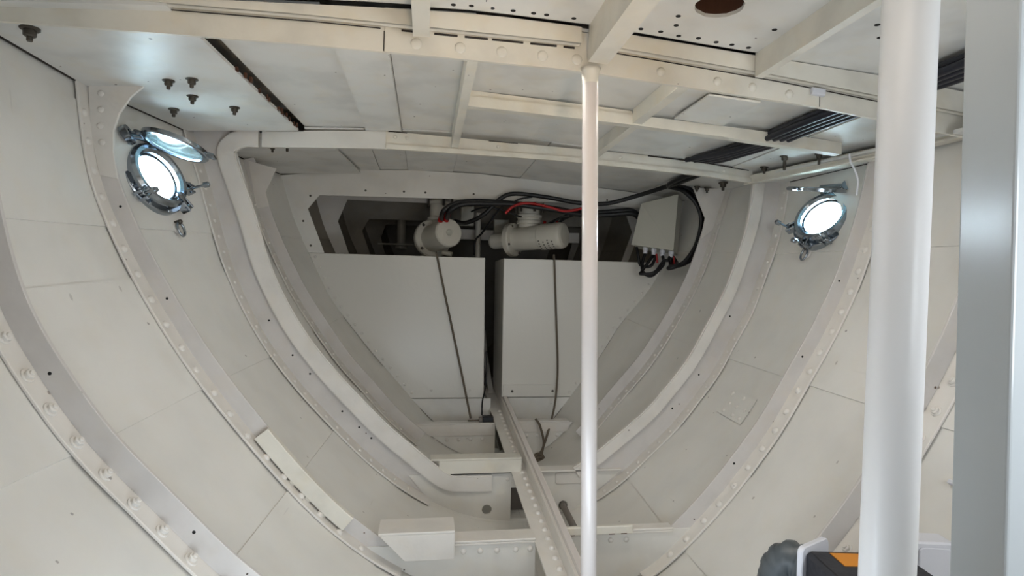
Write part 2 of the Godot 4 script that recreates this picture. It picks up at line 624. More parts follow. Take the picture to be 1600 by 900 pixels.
func make_materials() -> void:
	var g1 := ImageTexture.create_from_image(grime_image(768, 11, 0.035, 12))
	var g2 := ImageTexture.create_from_image(grime_image(768, 23, 0.06, 22))
	var b1 := bump_image(512, 5, 0.012, 3.0)
	var b2 := bump_image(512, 9, 0.05, 3.0)
	M.hull = paint("hull_paint", Color(0.872, 0.86, 0.832), 0.34, g1, b1, 0.2)
	M.frame = paint("frame_paint", Color(0.872, 0.852, 0.822), 0.38, g1, b2, 0.12)
	M.aft_shade = paint("aft_shade_paint", Color(0.60, 0.57, 0.52), 0.6, g2, b2, 0.2)  # white paint darkened, so the dimness of the aft space sits in the colour
	M.deck = paint("deckhead_paint", Color(0.865, 0.86, 0.84), 0.42, g2, b1, 0.2)
	M.web = paint("web_paint_shaded", Color(0.815, 0.795, 0.775), 0.4, g1, b2, 0.12)  # frame paint darkened to put the shade on the webs into the colour
	M.beam = paint("beam_paint", Color(0.88, 0.86, 0.81), 0.36, g2, b2, 0.12)
	M.tank = paint("tank_paint", Color(0.855, 0.84, 0.805), 0.3, null, b2, 0.06)
	M.pole = plain("pole_paint", Color(0.83, 0.80, 0.78), 0.22)
	M.pillar = plain("pillar_paint", Color(0.93, 0.93, 0.93), 0.35)
	M.post = paint("post_paint", Color(0.73, 0.755, 0.765), 0.21, null, null, 0.0)
	M.machine = paint("machine_paint", Color(0.80, 0.78, 0.73), 0.4, null, b2, 0.1)
	M.chrome = plain("chrome", Color(0.62, 0.65, 0.68), 0.18, 1.0)
	M.dull = plain("dull_steel", Color(0.36, 0.34, 0.31), 0.45, 0.8)
	M.grey = plain("grey_pipe", Color(0.45, 0.42, 0.39), 0.5)
	M.dark = plain("dark_void", Color(0.06, 0.055, 0.05), 0.8)
	M.rust = plain("rust", Color(0.30, 0.18, 0.11), 0.9)
	M.gap_dark = plain("dark_gap_paint", Color(0.17, 0.14, 0.115), 0.85)  # for dark strips along joints, painting in the shade and dirt of gaps
	M.cable = plain("black_cable", Color(0.035, 0.036, 0.045), 0.42)
	M.navy = plain("navy_cable", Color(0.075, 0.085, 0.135), 0.4)
	M.red = plain("red_cable", Color(0.62, 0.06, 0.05), 0.45)
	M.rope = plain("old_rope", Color(0.40, 0.36, 0.31), 0.9)
	M.plastic = plain("white_plastic", Color(0.84, 0.84, 0.86), 0.4)
	M.case = paint("charcoal_case", Color(0.17, 0.17, 0.19), 0.75, null, b2, 0.5)
	M.orange = plain("orange_label", Color(0.83, 0.52, 0.06), 0.5)
	M.duct = plain("grey_duct", Color(0.33, 0.35, 0.36), 0.35)
	M.box = plain("junction_grey", Color(0.70, 0.69, 0.64), 0.5)
	M.floor = paint("grating_floor", Color(0.62, 0.62, 0.62), 0.6, g2, b2, 0.3)
	var gl := StandardMaterial3D.new()
	gl.resource_name = "porthole_glass"
	gl.albedo_color = Color(0.75, 0.93, 0.95, 0.12)
	gl.transparency = BaseMaterial3D.TRANSPARENCY_ALPHA
	gl.roughness = 0.04
	gl.metallic_specular = 0.6
	M.glass = gl

# ---------------------------------------------------------------- builders
func hull_wall(s: int) -> void:
	var w := struct("wall_left" if s == 0 else "wall_right", "white riveted hull plating curving down the %s side of the compartment" % ("left" if s == 0 else "right"), "wall")
	var zs := [1.75, ZA + 0.035, ZC + 0.035, ZE - 0.006, -7.3]
	var seam := [0.0]
	for y in [2.06, 1.545, 1.33, 0.86, 0.42, 0.08]:
		seam.append(t_at(s, -3.0, y))
	seam.append(1.0)
	for k in seam.size() - 1:
		var t0: float = seam[k]
		var t1: float = seam[k + 1]
		var outer := k % 2 == 0
		var o := 0.006 if outer else 0.0
		if outer:
			t0 = maxf(0.0, t0 - 0.012)
			t1 = minf(1.0, t1 + 0.012)
		for j in zs.size() - 1:
			var za: float = zs[j]
			var zb: float = zs[j + 1]
			var spans := [[za, zb]]
			if k == 1 and j == 1:
				spans = [[za, -2.84], [-3.34, zb]]
			for sp in spans:
				var mb := MB.new()
				hull_plate(mb, s, t0, t1, sp[0] - 0.0006, sp[1] + 0.0006, o)
				part("hull_plate", mb, M.hull if j < zs.size() - 2 else M.aft_shade, w)
			if j > 0:
				var st := MB.new()
				hull_plate(st, s, t0, t1, za + 0.05, za - 0.05, o + 0.0125)
				part("butt_strap", st, M.hull, w)
	# the plate that carries the porthole, with its round opening
	var pc: Vector2 = PORTS[s]
	var tc := t_at(s, pc.y, pc.x)
	var girth := 0.0
	for i in NS:
		girth += hull2(s, float(i) / NS, pc.y).distance_to(hull2(s, float(i + 1) / NS, pc.y))
	var put := func(p: Vector2, h: float) -> Vector3:
		var t := tc + p.x / girth
		var z: float = pc.y + p.y
		return hull(s, t, z) + true_inward(s, t, z) * h
	var u0: float = (seam[1] - tc) * girth
	var u1: float = (seam[2] - tc) * girth
	var zt := -2.83 - pc.y
	var zl := -3.35 - pc.y
	var mb2 := MB.new()
	holed(mb2, PackedVector2Array([Vector2(u0, zl), Vector2(u1, zl), Vector2(u1, zt), Vector2(u0, zt)]), Vector2.ZERO, 0.125, -0.012, 0.0025, put)
	part("hull_plate", mb2, M.hull, w)

const PORTS := [Vector2(1.80, -3.06), Vector2(1.738, -3.06)]     # height and z of the middle of each porthole

# frames: a web standing off the plating, a bolted leg lying on it towards the camera
func frame(s: int, z: float, depth: float, leg: float, y_top: float, y_low: float, label: String) -> Node3D:
	var t0 := t_at(s, z, y_top)
	var t1 := t_at(s, z, y_low)
	var o := thing("hull_frame", label, "frame", hull(s, t1, z))
	var mb := MB.new()
	hull_bar(mb, s, t0, t1, z, prof_rect(-0.004, depth, -0.012, 0.0), 48)
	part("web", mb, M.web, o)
	mb = MB.new()
	hull_bar(mb, s, t0, t1, z, [Vector2(-0.003, 0.0), Vector2(0.011, 0.0), Vector2(0.012, leg - 0.003), Vector2(0.010, leg), Vector2(0.0035, leg)], 48)
	part("leg", mb, M.frame, o)
	return o

func flat_poly(called: String, parent: Node, mat: Material, pts: Array, z: float, thick: float, ch := 0.0015) -> MeshInstance3D:
	var mb := MB.new()
	prism(mb, PackedVector2Array(pts), Transform3D(Basis(), Vector3(0, 0, z)), 0.0, thick, ch)
	return part(called, mb, mat, parent)

func face_bar(s: int, pts: Array, half: float, z: float, thick: float, parent: Node) -> void:
	var c := curve(pts, 8)
	var a := []
	var b := []
	for i in c.size():
		var d := (c[mini(i + 1, c.size() - 1)] - c[maxi(i - 1, 0)]).normalized()
		var n := Vector3(-d.y, d.x, 0)
		a.append(c[i] + n * half)
		b.append(c[i] - n * half)
	var mb := MB.new()
	# rounded bar: three steps of thickness
	strip(mb, a, b, Vector3(0, 0, thick * 0.75))
	for i in c.size():
		a[i] = a[i].lerp(c[i], 0.14) + Vector3(0, 0, thick * 0.7)
		b[i] = b[i].lerp(c[i], 0.14) + Vector3(0, 0, thick * 0.7)
	strip(mb, a, b, Vector3(0, 0, thick * 0.3))
	part("face_bar", mb, M.frame, parent)

func nut_under(parent_label: String, at: Vector3, r: float, stem: float, group := "", tilt := Vector3.ZERO) -> void:
	var o := thing("deck_bolt", parent_label, "bolt", at, group)
	var b := facing(Vector3(0, -1, 0) + tilt)
	var mb := MB.new()
	lathe(mb, [Vector2(r * 1.55, -0.002), Vector2(r * 1.55, r * 0.25), Vector2(r * 1.4, r * 0.35), Vector2(0.0001, r * 0.35)], Transform3D(b, at), 16)
	part("washer", mb, M.dull, o)
	mb = MB.new()
	lathe(mb, [Vector2(r, r * 0.3), Vector2(r, r * 1.3), Vector2(r * 0.85, r * 1.5), Vector2(0.0001, r * 1.5)], Transform3D(b, at), 6)
	part("nut", mb, M.dull, o)
	mb = MB.new()
	lathe(mb, [Vector2(r * 0.5, r * 1.2), Vector2(r * 0.5, r * 1.5 + stem), Vector2(r * 0.4, r * 1.7 + stem), Vector2(0.0001, r * 1.7 + stem)], Transform3D(b, at), 10)
	part("thread", mb, M.dull, o)

func cable(called: String, pts: Array, r: float, mat: Material, label: String, category := "cable", group := "") -> MeshInstance3D:
	var mb := MB.new()
	tube(mb, curve(pts, 10), r, 10)
	return single(called, mb, mat, label, category, group)

func porthole(s: int, label: String) -> void:
	var pc: Vector2 = PORTS[s]
	var t := t_at(s, pc.y, pc.x)
	var n := true_inward(s, t, pc.y)
	n = (n * (1.0 if s == 0 else 0.8) + (Vector3(0.0, 0.16, 0.08) if s == 0 else Vector3(0.0, 0.26, 0.24))).normalized()
	var c := hull(s, t, pc.y)
	var up := -along(s, t, pc.y)
	up = (up - n * up.dot(n)).normalized()
	var B := Basis(up.cross(n).normalized(), up, n)
	var T := Transform3D(B.scaled(Vector3.ONE * 1.1), c)
	var o := thing("porthole", label, "porthole", c)
	var ring := func(r0: float, r1: float, z0: float, z1: float, tr: Transform3D, bev := 0.005) -> MB:
		var m := MB.new()
		lathe(m, [Vector2(r0, z0), Vector2(r1, z0), Vector2(r1, z1 - bev), Vector2(r1 - bev, z1), Vector2(r0 + bev, z1), Vector2(r0, z1 - bev), Vector2(r0, z0)], tr, 48)
		return m
	part("backing_ring", ring.call(0.112, 0.17, -0.055, 0.014, T), M.chrome, o)
	part("frame_ring", ring.call(0.11, 0.15, 0.012, 0.05, T, 0.012), M.chrome, o)
	part("tunnel", ring.call(0.109, 0.12, -0.075, 0.013, T, 0.002), M.chrome, o)
	part("seat_ring", ring.call(0.102, 0.111, 0.004, 0.018, T, 0.003), M.chrome, o)
	var gl := MB.new()
	lathe(gl, [Vector2(0.0001, -0.004), Vector2(0.106, -0.004), Vector2(0.106, 0.004), Vector2(0.0001, 0.004)], T, 40)
	part("glass", gl, M.glass, o)
	for i in 10:
		var a := TAU * (i + 0.5) / 10
		piece("ring_bolt", rivet_mesh(0.009, 0.007, "dome"), M.chrome, o, T * Transform3D(Basis(), Vector3(cos(a) * 0.16, sin(a) * 0.16, 0.0135)))
	# lugs and swing bolts round the ring
	var side := -1.0 if s == 0 else 1.0
	for a_deg in ([215.0, 305.0, 345.0] if s == 0 else [205.0, 262.0, 300.0]):
		var a := deg_to_rad(a_deg)
		var d := Vector3(cos(a), sin(a), 0)
		var lt := T * Transform3D(facing(Vector3(0, 0, 1), d), d * 0.162)
		var mb := MB.new()
		for e in [-0.016, 0.016]:
			box(mb, lt * Transform3D(Basis(), Vector3(e, 0.004, 0.03)), Vector3(0.011, 0.05, 0.046), 0.004)
		lathe(mb, [Vector2(0.0001, -0.028), Vector2(0.007, -0.028), Vector2(0.007, 0.028), Vector2(0.0001, 0.028)], lt * Transform3D(facing(Vector3(1, 0, 0)), Vector3(0, 0.012, 0.04)), 10)
		var lug := part("lug", mb, M.chrome, o)
		mb = MB.new()
		var dirn := Vector3(0, 0.35, 1).normalized() if a_deg != 305.0 else Vector3(0.3, -1.0, 0.35).normalized()
		var bt := lt * Transform3D(facing(dirn), Vector3(0, 0.012, 0.04))
		lathe(mb, [Vector2(0.0001, -0.01), Vector2(0.011, -0.01), Vector2(0.011, 0.01), Vector2(0.0065, 0.012), Vector2(0.0065, 0.06), Vector2(0.014, 0.061), Vector2(0.014, 0.082), Vector2(0.008, 0.088), Vector2(0.0001, 0.088)], bt, 12)
		part("swing_bolt", mb, M.chrome, lug)
	# hinge and the glazed lid swung up over it
	var hx := -0.05 if s == 0 else 0.02
	var mb3 := MB.new()
	var ht := T * Transform3D(facing(Vector3(1, 0, 0)), Vector3(hx, 0.163, 0.06))
	lathe(mb3, [Vector2(0.0001, -0.075), Vector2(0.017, -0.075), Vector2(0.017, 0.075), Vector2(0.0001, 0.075)], ht, 16)
	for e in [-0.055, 0.055]:
		box(mb3, T * Transform3D(Basis(), Vector3(hx + e, 0.155, 0.035)), Vector3(0.022, 0.055, 0.06), 0.006)
	lathe(mb3, [Vector2(0.014, -0.014), Vector2(0.034, -0.014), Vector2(0.034, 0.014), Vector2(0.014, 0.014), Vector2(0.014, -0.014)], T * Transform3D(facing(Vector3(0.35, 0.1, 1)), Vector3(hx + side * 0.085, 0.163, 0.062)), 20)
	part("hinge", mb3, M.chrome, o)
	var open: Array = LID[s]
	var lid_c := c + B * (Vector3(-0.07, 0.205, 0.04) if s == 0 else Vector3(0.03, 0.165, 0.05))
	var ln: Vector3 = open[1].normalized()          # the way the lid's pane faces
	var out: Vector3 = (open[0] - open[0].dot(ln) * ln).normalized()
	var LB := Basis(out.cross(ln).normalized(), out, ln)
	var LT := Transform3D(LB, lid_c + out * (0.195 if s == 0 else 0.14))
	var lid := part("lid_ring", ring.call(0.122, 0.152, -0.011, 0.012, LT, 0.006), M.chrome, o, "polished lid ring swung up on its hinge")
	var lg := MB.new()
	lathe(lg, [Vector2(0.0001, -0.005), Vector2(0.124, -0.005), Vector2(0.124, 0.005), Vector2(0.0001, 0.005)], LT, 40)
	part("lid_glass", lg, M.glass, lid)
	for e in [[0.16, 0.05], [-0.152, 0.09]]:
		var lu := MB.new()
		box(lu, LT * Transform3D(Basis(), Vector3(0, e[0], -0.002)), Vector3(e[1], 0.05, 0.02), 0.006)
		part("lid_lug", lu, M.chrome, lid)

var LID := [[Vector3(0.95, -0.3, 0.0), Vector3(-0.24, -0.95, 0.20)], [Vector3(-0.9, -0.1, 0.1), Vector3(0.0, 1.0, 0.19)]]

func eye_fitting(s: int, y: float, z: float, label: String) -> void:
	var t := t_at(s, z, y)
	var n := true_inward(s, t, z)
	var c := hull(s, t, z)
	var o := thing("hook_eye", label, "fitting", c)
	var B := facing(n, Vector3.UP)
	var mb := MB.new()
	lathe(mb, [Vector2(0.03, 0.0), Vector2(0.03, 0.006), Vector2(0.025, 0.01), Vector2(0.0001, 0.01)], Transform3D(B, c), 18)
	part("plate", mb, M.frame, o)
	mb = MB.new()
	var loop := []
	for i in 17:
		var a := TAU * i / 16 + PI / 2
		loop.append(c + B * Vector3(cos(a) * 0.024, sin(a) * 0.036 - 0.012, 0.022))
	tube(mb, PackedVector3Array(loop), 0.0065, 8)
	part("ring", mb, M.chrome, o)
	mb = MB.new()
	lathe(mb, [Vector2(0.0001, 0.0), Vector2(0.012, 0.0), Vector2(0.012, 0.032), Vector2(0.007, 0.038), Vector2(0.0001, 0.038)], Transform3D(B, c + B * Vector3(0, 0.026, 0)), 12)
	part("stud", mb, M.dull, o)

func _ready() -> void:
	rng.seed = 4711
	make_sections()
	make_materials()
	# ---------------- camera
	var cam := Camera3D.new()
	cam.name = "camera"
	cam.fov = 53.1301
	cam.near = 0.02
	cam.position = Vector3(0, 1.3, 0)
	cam.basis = Basis(Vector3.UP, deg_to_rad(-8.5)) * Basis(Vector3(0, 0, 1), deg_to_rad(1.2))
	add_child(cam)
	cam.current = true
	# ---------------- sky: bright overcast seen through the portholes
	var we := WorldEnvironment.new()
	we.name = "environment"
	var env := Environment.new()
	env.background_mode = Environment.BG_SKY
	var sm := ProceduralSkyMaterial.new()
	sm.sky_top_color = Color(0.80, 0.90, 1.0)
	sm.sky_horizon_color = Color(0.90, 0.97, 1.0)
	sm.ground_horizon_color = Color(0.90, 0.97, 1.0)
	sm.ground_bottom_color = Color(0.45, 0.52, 0.55)
	sm.sky_energy_multiplier = 9.0
	sm.ground_energy_multiplier = 9.0
	var sky := Sky.new()
	sky.sky_material = sm
	env.sky = sky
	env.tonemap_mode = Environment.TONE_MAPPER_LINEAR
	env.tonemap_exposure = 0.83
	env.sdfgi_enabled = true
	env.ssao_enabled = true
	env.ssil_enabled = true
	we.environment = env
	add_child(we)
	# ---------------- unseen lamps, put in to light the compartment
	lamp_panel(Vector3(0.1, 0.34, -1.25), Vector3(0.2, 1.0, -2.1), Vector2(1.3, 0.34), Color(0.89, 0.945, 1.0), 1.25, "long unseen fill panel laid on the platform in front of the viewer")
	lamp_panel(Vector3(0.3, 2.10, -0.85), Vector3(0.3, 0.6, -1.6), Vector2(1.2, 0.3), Color(1.0, 0.94, 0.87), 0.30, "unseen warm fill panel added under the deck above the viewer")
	lamp_panel(Vector3(1.42, 1.35, -0.05), Vector3(1.12, 1.28, -1.2), Vector2(0.5, 0.6), Color(0.95, 0.975, 1.0), 1.55, "unseen cool fill panel added to light the thick pillar and square column")
	lamp_panel(Vector3(-0.12, 2.155, -2.065), Vector3(-0.12, 0.0, -2.08), Vector2(0.42, 0.05), Color(1.0, 0.982, 0.955), 0.40, "unseen strip lamp added behind the main deck beam, port end")
	lamp_panel(Vector3(0.58, 2.15, -2.065), Vector3(0.58, 0.0, -2.08), Vector2(0.7, 0.05), Color(1.0, 0.982, 0.955), 0.62, "unseen strip lamp added behind the main deck beam, over the slim pole")
	lamp_panel(Vector3(1.33, 2.115, -2.065), Vector3(1.33, 0.0, -2.08), Vector2(0.42, 0.05), Color(1.0, 0.982, 0.955), 0.40, "unseen strip lamp added behind the main deck beam, starboard end")
	lamp_panel(Vector3(0.0, 1.3, 1.5), Vector3(0.9, 1.25, -1.2), Vector2(0.9, 0.7), Color(0.96, 0.98, 1.0), 0.6, "unseen cool fill panel added behind the viewer to brighten the thick pillar")
	unseen_spot(Vector3(0.35, 0.62, 0.25), Vector3(0.12, 2.2, -1.95), 27.0, Color(1.0, 0.87, 0.71), 2.1, "unseen warm lamp put behind the viewer, aimed up at the deckhead")

	build_shell()
	build_frames()
	build_deck()
	build_bottom()
	build_bulkhead()
	build_posts()
	porthole(0, "polished porthole on the left hull, its glazed lid swung up showing a green-tinted pane")
	porthole(1, "polished porthole on the right hull, its lid folded up and seen edge-on")
	eye_fitting(0, 1.565, -3.12, "small ring fitting holding a coiled spring below the left porthole")
	eye_fitting(1, 1.54, -3.12, "small ring fitting on a round plate below the right porthole")
	build_machines()
	build_cables()
	build_small()

func lamp_panel(at: Vector3, target: Vector3, size: Vector2, col: Color, energy: float, label: String) -> void:
	var z := (at - target).normalized()
	var B := facing(z, Vector3(0, 0, -1) if absf(z.y) > 0.7 else Vector3.UP)
	var o := thing("unseen_panel", label, "lamp", at)  # unseen panel, put in for its light alone
	var mb := MB.new()
	box(mb, Transform3D(B, at + z * 0.021), Vector3(size.x + 0.03, size.y + 0.016, 0.022), 0.003)
	part("housing", mb, M.plastic, o)
	var em := StandardMaterial3D.new()
	em.resource_name = "glowing_panel"
	em.albedo_color = Color(0.9, 0.9, 0.9)
	em.emission_enabled = true
	em.emission = col
	em.emission_energy_multiplier = 0.5
	mb = MB.new()
	box(mb, Transform3D(B, at + z * 0.006), Vector3(size.x, size.y, 0.008), 0.001)
	part("diffuser", mb, em, o)
	var l := AreaLight3D.new()
	l.name = "panel_light"
	l.light_color = col
	l.light_energy = energy
	l.area_size = size
	l.area_range = 30.0
	l.area_attenuation = 2.0
	l.area_normalize_energy = true
	l.shadow_enabled = true
	o.add_child(l)
	l.basis = B
	l.position = -z * 0.012

func unseen_spot(at: Vector3, target: Vector3, half: float, col: Color, energy: float, label: String) -> void:
	var d := (target - at).normalized()
	var B := facing(-d)
	var o := thing("unseen_lamp", label, "lamp", Vector3(at.x, 0.15, at.z))  # unseen lamp, put in to warm the deckhead and main beam
	var T := Transform3D(B, at)
	var mb := MB.new()
	lathe(mb, [Vector2(0.0001, 0.1), Vector2(0.05, 0.09), Vector2(0.085, 0.0), Vector2(0.08, 0.0), Vector2(0.05, 0.06), Vector2(0.0001, 0.06)], T, 28)
	part("reflector", mb, M.plastic, o)
	var em := StandardMaterial3D.new()
	em.resource_name = "warm_bulb"
	em.albedo_color = Color(0.9, 0.9, 0.9)
	em.emission_enabled = true
	em.emission = col
	em.emission_energy_multiplier = 0.6
	mb = MB.new()
	lathe(mb, [Vector2(0.0001, 0.01), Vector2(0.078, 0.01), Vector2(0.078, 0.004), Vector2(0.0001, 0.004)], T, 28)
	part("lens", mb, em, o)
	mb = MB.new()
	tube(mb, PackedVector3Array([Vector3(at.x, 0.15, at.z + 0.06), at - d * 0.09]), 0.015, 10)
	lathe(mb, [Vector2(0.0001, 0.0), Vector2(0.14, 0.0), Vector2(0.14, 0.012), Vector2(0.0001, 0.02)], Transform3D(facing(Vector3.UP), Vector3(at.x, 0.15, at.z + 0.06)), 24)
	part("stand", mb, M.dull, o)
	var l := SpotLight3D.new()
	l.name = "spot_light"
	l.light_color = col
	l.light_energy = energy
	l.spot_range = 30.0
	l.spot_attenuation = 2.0
	l.spot_angle = half
	l.spot_angle_attenuation = 0.9
	l.light_size = 0.07
	l.shadow_enabled = true
	o.add_child(l)
	l.basis = B
	l.position = at + d * 0.02 - o.position

# ---------------------------------------------------------------- shell
func build_shell() -> void:
	hull_wall(0)
	hull_wall(1)
	var mb := MB.new()
	for q in 2:
		hull_plate(mb, q, 0.90, 1.0, 1.75, -7.3, 0.02, 0.006)
	var ka := []
	var kb := []
	for z in STATIONS:
		var y := minf(hull2(0, 1.0, z).y, hull2(1, 1.0, z).y) - 0.024
		ka.append(Vector3(0.5, y, z))
		kb.append(Vector3(0.74, y, z))
	strip(mb, ka, kb, Vector3(0, -0.03, 0))
	var kp := part("trim_keel", mb, M.hull, self)
	kp.set_meta("kind", "structure")
	mb = MB.new()
	block(mb, Vector3(-3.0, -0.8, 1.75), Vector3(4.0, 2.6, 1.8))
	var w := part("wall_rear", mb, M.hull, self)
	w.set_meta("kind", "structure")
	mb = MB.new()
	block(mb, Vector3(-1.0, -0.2, -7.36), Vector3(2.2, 2.6, -7.28))
	w = part("wall_front", mb, M.aft_shade, self)
	w.set_meta("kind", "structure")
	# platform the viewer stands on, below the frame
	mb = MB.new()
	var a := []
	var b := []
	for i in 12:
		var z := lerpf(-1.85, 1.74, i / 11.0)
		a.append(Vector3(hull2(0, t_at(0, z, 0.13), z).x + 0.01, 0.15, z))
		b.append(Vector3(hull2(1, t_at(1, z, 0.13), z).x - 0.01, 0.15, z))
	strip(mb, a, b, Vector3(0, -0.03, 0))
	w = part("floor", mb, M.floor, self)
	w.set_meta("kind", "structure")

# ---------------------------------------------------------------- frames
func build_frames() -> void:
	# near frame, both sides
	var f := frame(0, ZA, 0.088, 0.078, 1.62, -0.05, "nearest left hull frame, thick angle bar with large worn bolts at lower left")
	studs("bolt", f, M.frame, 0, ZA, spread(0, ZA, 1.35, 0.0, 0.127), 0.011, 0.042, 0.024, 0.024, "nut")
	f = frame(1, ZA, 0.095, 0.085, 2.0, -0.05, "nearest right hull frame, seen between the thick pillar and the square column")
	studs("bolt", f, M.frame, 1, ZA, spread(1, ZA, 1.8, 0.0, 0.127), 0.011, 0.046, 0.022, 0.022, "nut")
	# second frame
	f = frame(0, ZB, 0.078, 0.075, 2.13, -0.02, "left hull frame with a curved bracket at its head, in front of the left porthole")
	studs("rivet", f, M.frame, 0, ZB, spread(0, ZB, 2.0, 0.1, 0.118), 0.011, 0.04, 0.018, 0.011)
	flat_poly("bracket", f, M.frame, [Vector2(-1.45, 2.15), Vector2(-1.175, 2.168), Vector2(-1.232, 2.143), Vector2(-1.282, 2.093), Vector2(-1.327, 2.018), Vector2(-1.348, 1.942), Vector2(-1.346, 1.845), Vector2(-1.326, 1.735), Vector2(-1.40, 1.75), Vector2(-1.44, 1.95)], ZB - 0.008, 0.014)
	for q in [Vector2(-1.40, 2.1), Vector2(-1.40, 2.03), Vector2(-1.40, 1.96), Vector2(-1.392, 1.89)]:
		piece("rivet", rivet_mesh(0.014, 0.006, "dome"), M.frame, f, Transform3D(Basis(), Vector3(q.x, q.y, ZB + 0.006)))
	var gb := MB.new()
	tube(gb, PackedVector3Array([Vector3(-1.45, 2.151, ZB + 0.008), Vector3(-1.3, 2.160, ZB + 0.008), Vector3(-1.19, 2.167, ZB + 0.008)]), 0.003, 6)
	part("gap_line", gb, M.gap_dark, f)
	f = frame(1, ZB, 0.085, 0.085, 2.05, -0.1, "riveted right hull frame between the right porthole and the thick pillar")
	studs("rivet", f, M.frame, 1, ZB, spread(1, ZB, 1.98, 0.0, 0.118), 0.011, 0.045, 0.019, 0.014)
	# loose bar bolted along the left second frame
	var bar := thing("angle_bar", "short loose bar bolted along the lower left hull frame, dark gap beneath it", "bar", hull(0, t_at(0, ZB, 0.2), ZB))
	var mb := MB.new()
	hull_bar(mb, 0, t_at(0, ZB, 0.60), t_at(0, ZB, 0.175), ZB, prof_rect(0.020, 0.092, 0.012, 0.04, 0.003), 20)
	part("bar", mb, M.beam, bar)
	for y in [0.40, 0.325, 0.255]:
		var t := t_at(0, ZB, y)
		var bm := MB.new()
		lathe(bm, [Vector2(0.0001, 0.0), Vector2(0.019, 0.0), Vector2(0.019, 0.02), Vector2(0.014, 0.026), Vector2(0.0001, 0.026)], Transform3D(facing(Vector3(0, 0, 1)), on_hull(0, t, ZB, 0.018, 0.008)), 8)
		part("bolt", bm, M.beam, bar)
	# third frame: deep web with a heavy rounded face bar, the ring round the opening
	f = frame(0, ZC, 0.2, 0.09, 2.16, 0.02, "deep left web frame with a broad rounded face bar bending into the deck beam")
	studs("rivet", f, M.frame, 0, ZC, spread(0, ZC, 2.0, 0.1, 0.092), 0.011, 0.05, 0.012, 0.008)
	var path := [Vector3(-0.965, 2.125, ZC), Vector3(-1.05, 2.122, ZC), Vector3(-1.115, 2.085, ZC), Vector3(-1.132, 2.0, ZC)]
	for y in [1.75, 1.5, 1.25, 1.0, 0.78, 0.6, 0.44, 0.3]:
		path.append(on_hull(0, t_at(0, ZC, y - 0.12), ZC, 0.165, 0.0))
	path.append_array([Vector3(0.13, 0.135, ZC), Vector3(0.25, 0.112, ZC), Vector3(0.42, 0.11, ZC)])
	face_bar(0, path, 0.05, ZC + 0.001, 0.03, f)
	f = frame(1, ZC, 0.2, 0.08, 2.03, 0.0, "deep right web frame with a rounded face bar catching blue window light")
	studs("rivet", f, M.frame, 1, ZC, spread(1, ZC, 1.95, 0.05, 0.092), 0.011, 0.045, 0.012, 0.008)
	path = [Vector3(2.135, 2.02, ZC)]
	for y in [1.8, 1.55, 1.3, 1.05, 0.8, 0.6, 0.42]:
		path.append(on_hull(1, t_at(1, ZC, y - 0.05), ZC, 0.172, 0.0))
	path.append_array([Vector3(1.1, 0.26, ZC), Vector3(0.95, 0.16, ZC)])
	face_bar(1, path, 0.04, ZC + 0.001, 0.03, f)
	# fourth frame
	f = frame(0, ZD, 0.085, 0.06, 2.12, 0.2, "slender left hull frame behind the broad face bar, beside the left tank")
	studs("rivet", f, M.frame, 0, ZD, spread(0, ZD, 1.9, 0.3, 0.086), 0.011, 0.032, 0.011, 0.008)
	flat_poly("bracket", f, M.frame, [Vector2(-1.2, 2.12), Vector2(-1.02, 2.075), Vector2(-1.085, 1.915), Vector2(-1.06, 1.82), Vector2(-1.14, 1.8)], ZD - 0.01, 0.012)
	f = frame(1, ZD, 0.085, 0.06, 2.08, 0.2, "slender right hull frame beside the grey junction box and right tank")
	studs("rivet", f, M.frame, 1, ZD, spread(1, ZD, 1.9, 0.3, 0.086), 0.011, 0.032, 0.011, 0.008)
	flat_poly("bracket", f, M.frame, [Vector2(1.98, 2.085), Vector2(2.25, 2.09), Vector2(2.17, 1.8), Vector2(2.05, 1.7), Vector2(2.08, 1.86)], ZD - 0.01, 0.012)
	var pit := rivet_mesh(0.006, 0.002, "dome")
	var holes := [[0, ZC, [1.05, 0.84, 0.72, 0.50, 0.40, 0.33], 0.075], [1, ZC, [1.1, 0.72, 0.5], 0.08], [1, ZB, [1.35, 0.95, 0.4], 0.05], [0, ZA, [0.98, 0.45], 0.05], [0, ZB, [1.6, 1.2], 0.05]]
	for h in holes:
		for y in h[2]:
			var fr: Node3D = null
			for n in get_children():
				if n.name.begins_with("hull_frame") and absf(n.position.z - h[1]) < 0.01 and (n.position.x < KEEL_X) == (h[0] == 0):
					fr = n
			piece("bolt_hole", pit, M.dark, fr, Transform3D(Basis(), on_hull(h[0], t_at(h[0], h[1], y), h[1], h[3] + rng.randf_range(-0.012, 0.012), 0.0)))
	# frames of the dark space behind the tanks: plates with angular openings
	var info := [[-5.3, -0.708, 2.057, -0.786, 1.86, -0.64, 1.45], [-5.9, -0.573, 1.96, -0.639, 1.836, -0.5, 1.45], [-6.5, -0.451, 1.97, -0.503, 1.827, -0.40, 1.5]]
	var names := ["first angular web frame in the dark space behind the tanks", "second angular web frame in the dark space behind the tanks", "third and farthest angular web frame in the dark behind the tanks"]
	for k in 3:
		var q: Array = info[k]
		var z: float = q[0]
		var pm: Material = M.frame if k == 0 else M.aft_shade
		var o := thing("web_frame", names[k], "frame", Vector3(KEEL_X, 0.6, z))
		var L := []
		var R := []
		for i in 14:
			L.append(hull2(0, lerpf(t_at(0, z, 2.2), t_at(0, z, 1.45), i / 13.0), z))
			R.append(hull2(1, lerpf(t_at(1, z, 2.2), t_at(1, z, 1.45), i / 13.0), z))
		var mid := 2.0 * KEEL_X
		var inner := [Vector2(q[5], 1.45), Vector2(q[3], q[4]), Vector2(q[1], q[2])]
		var poly := PackedVector2Array(L)
		poly.append_array(PackedVector2Array(inner))
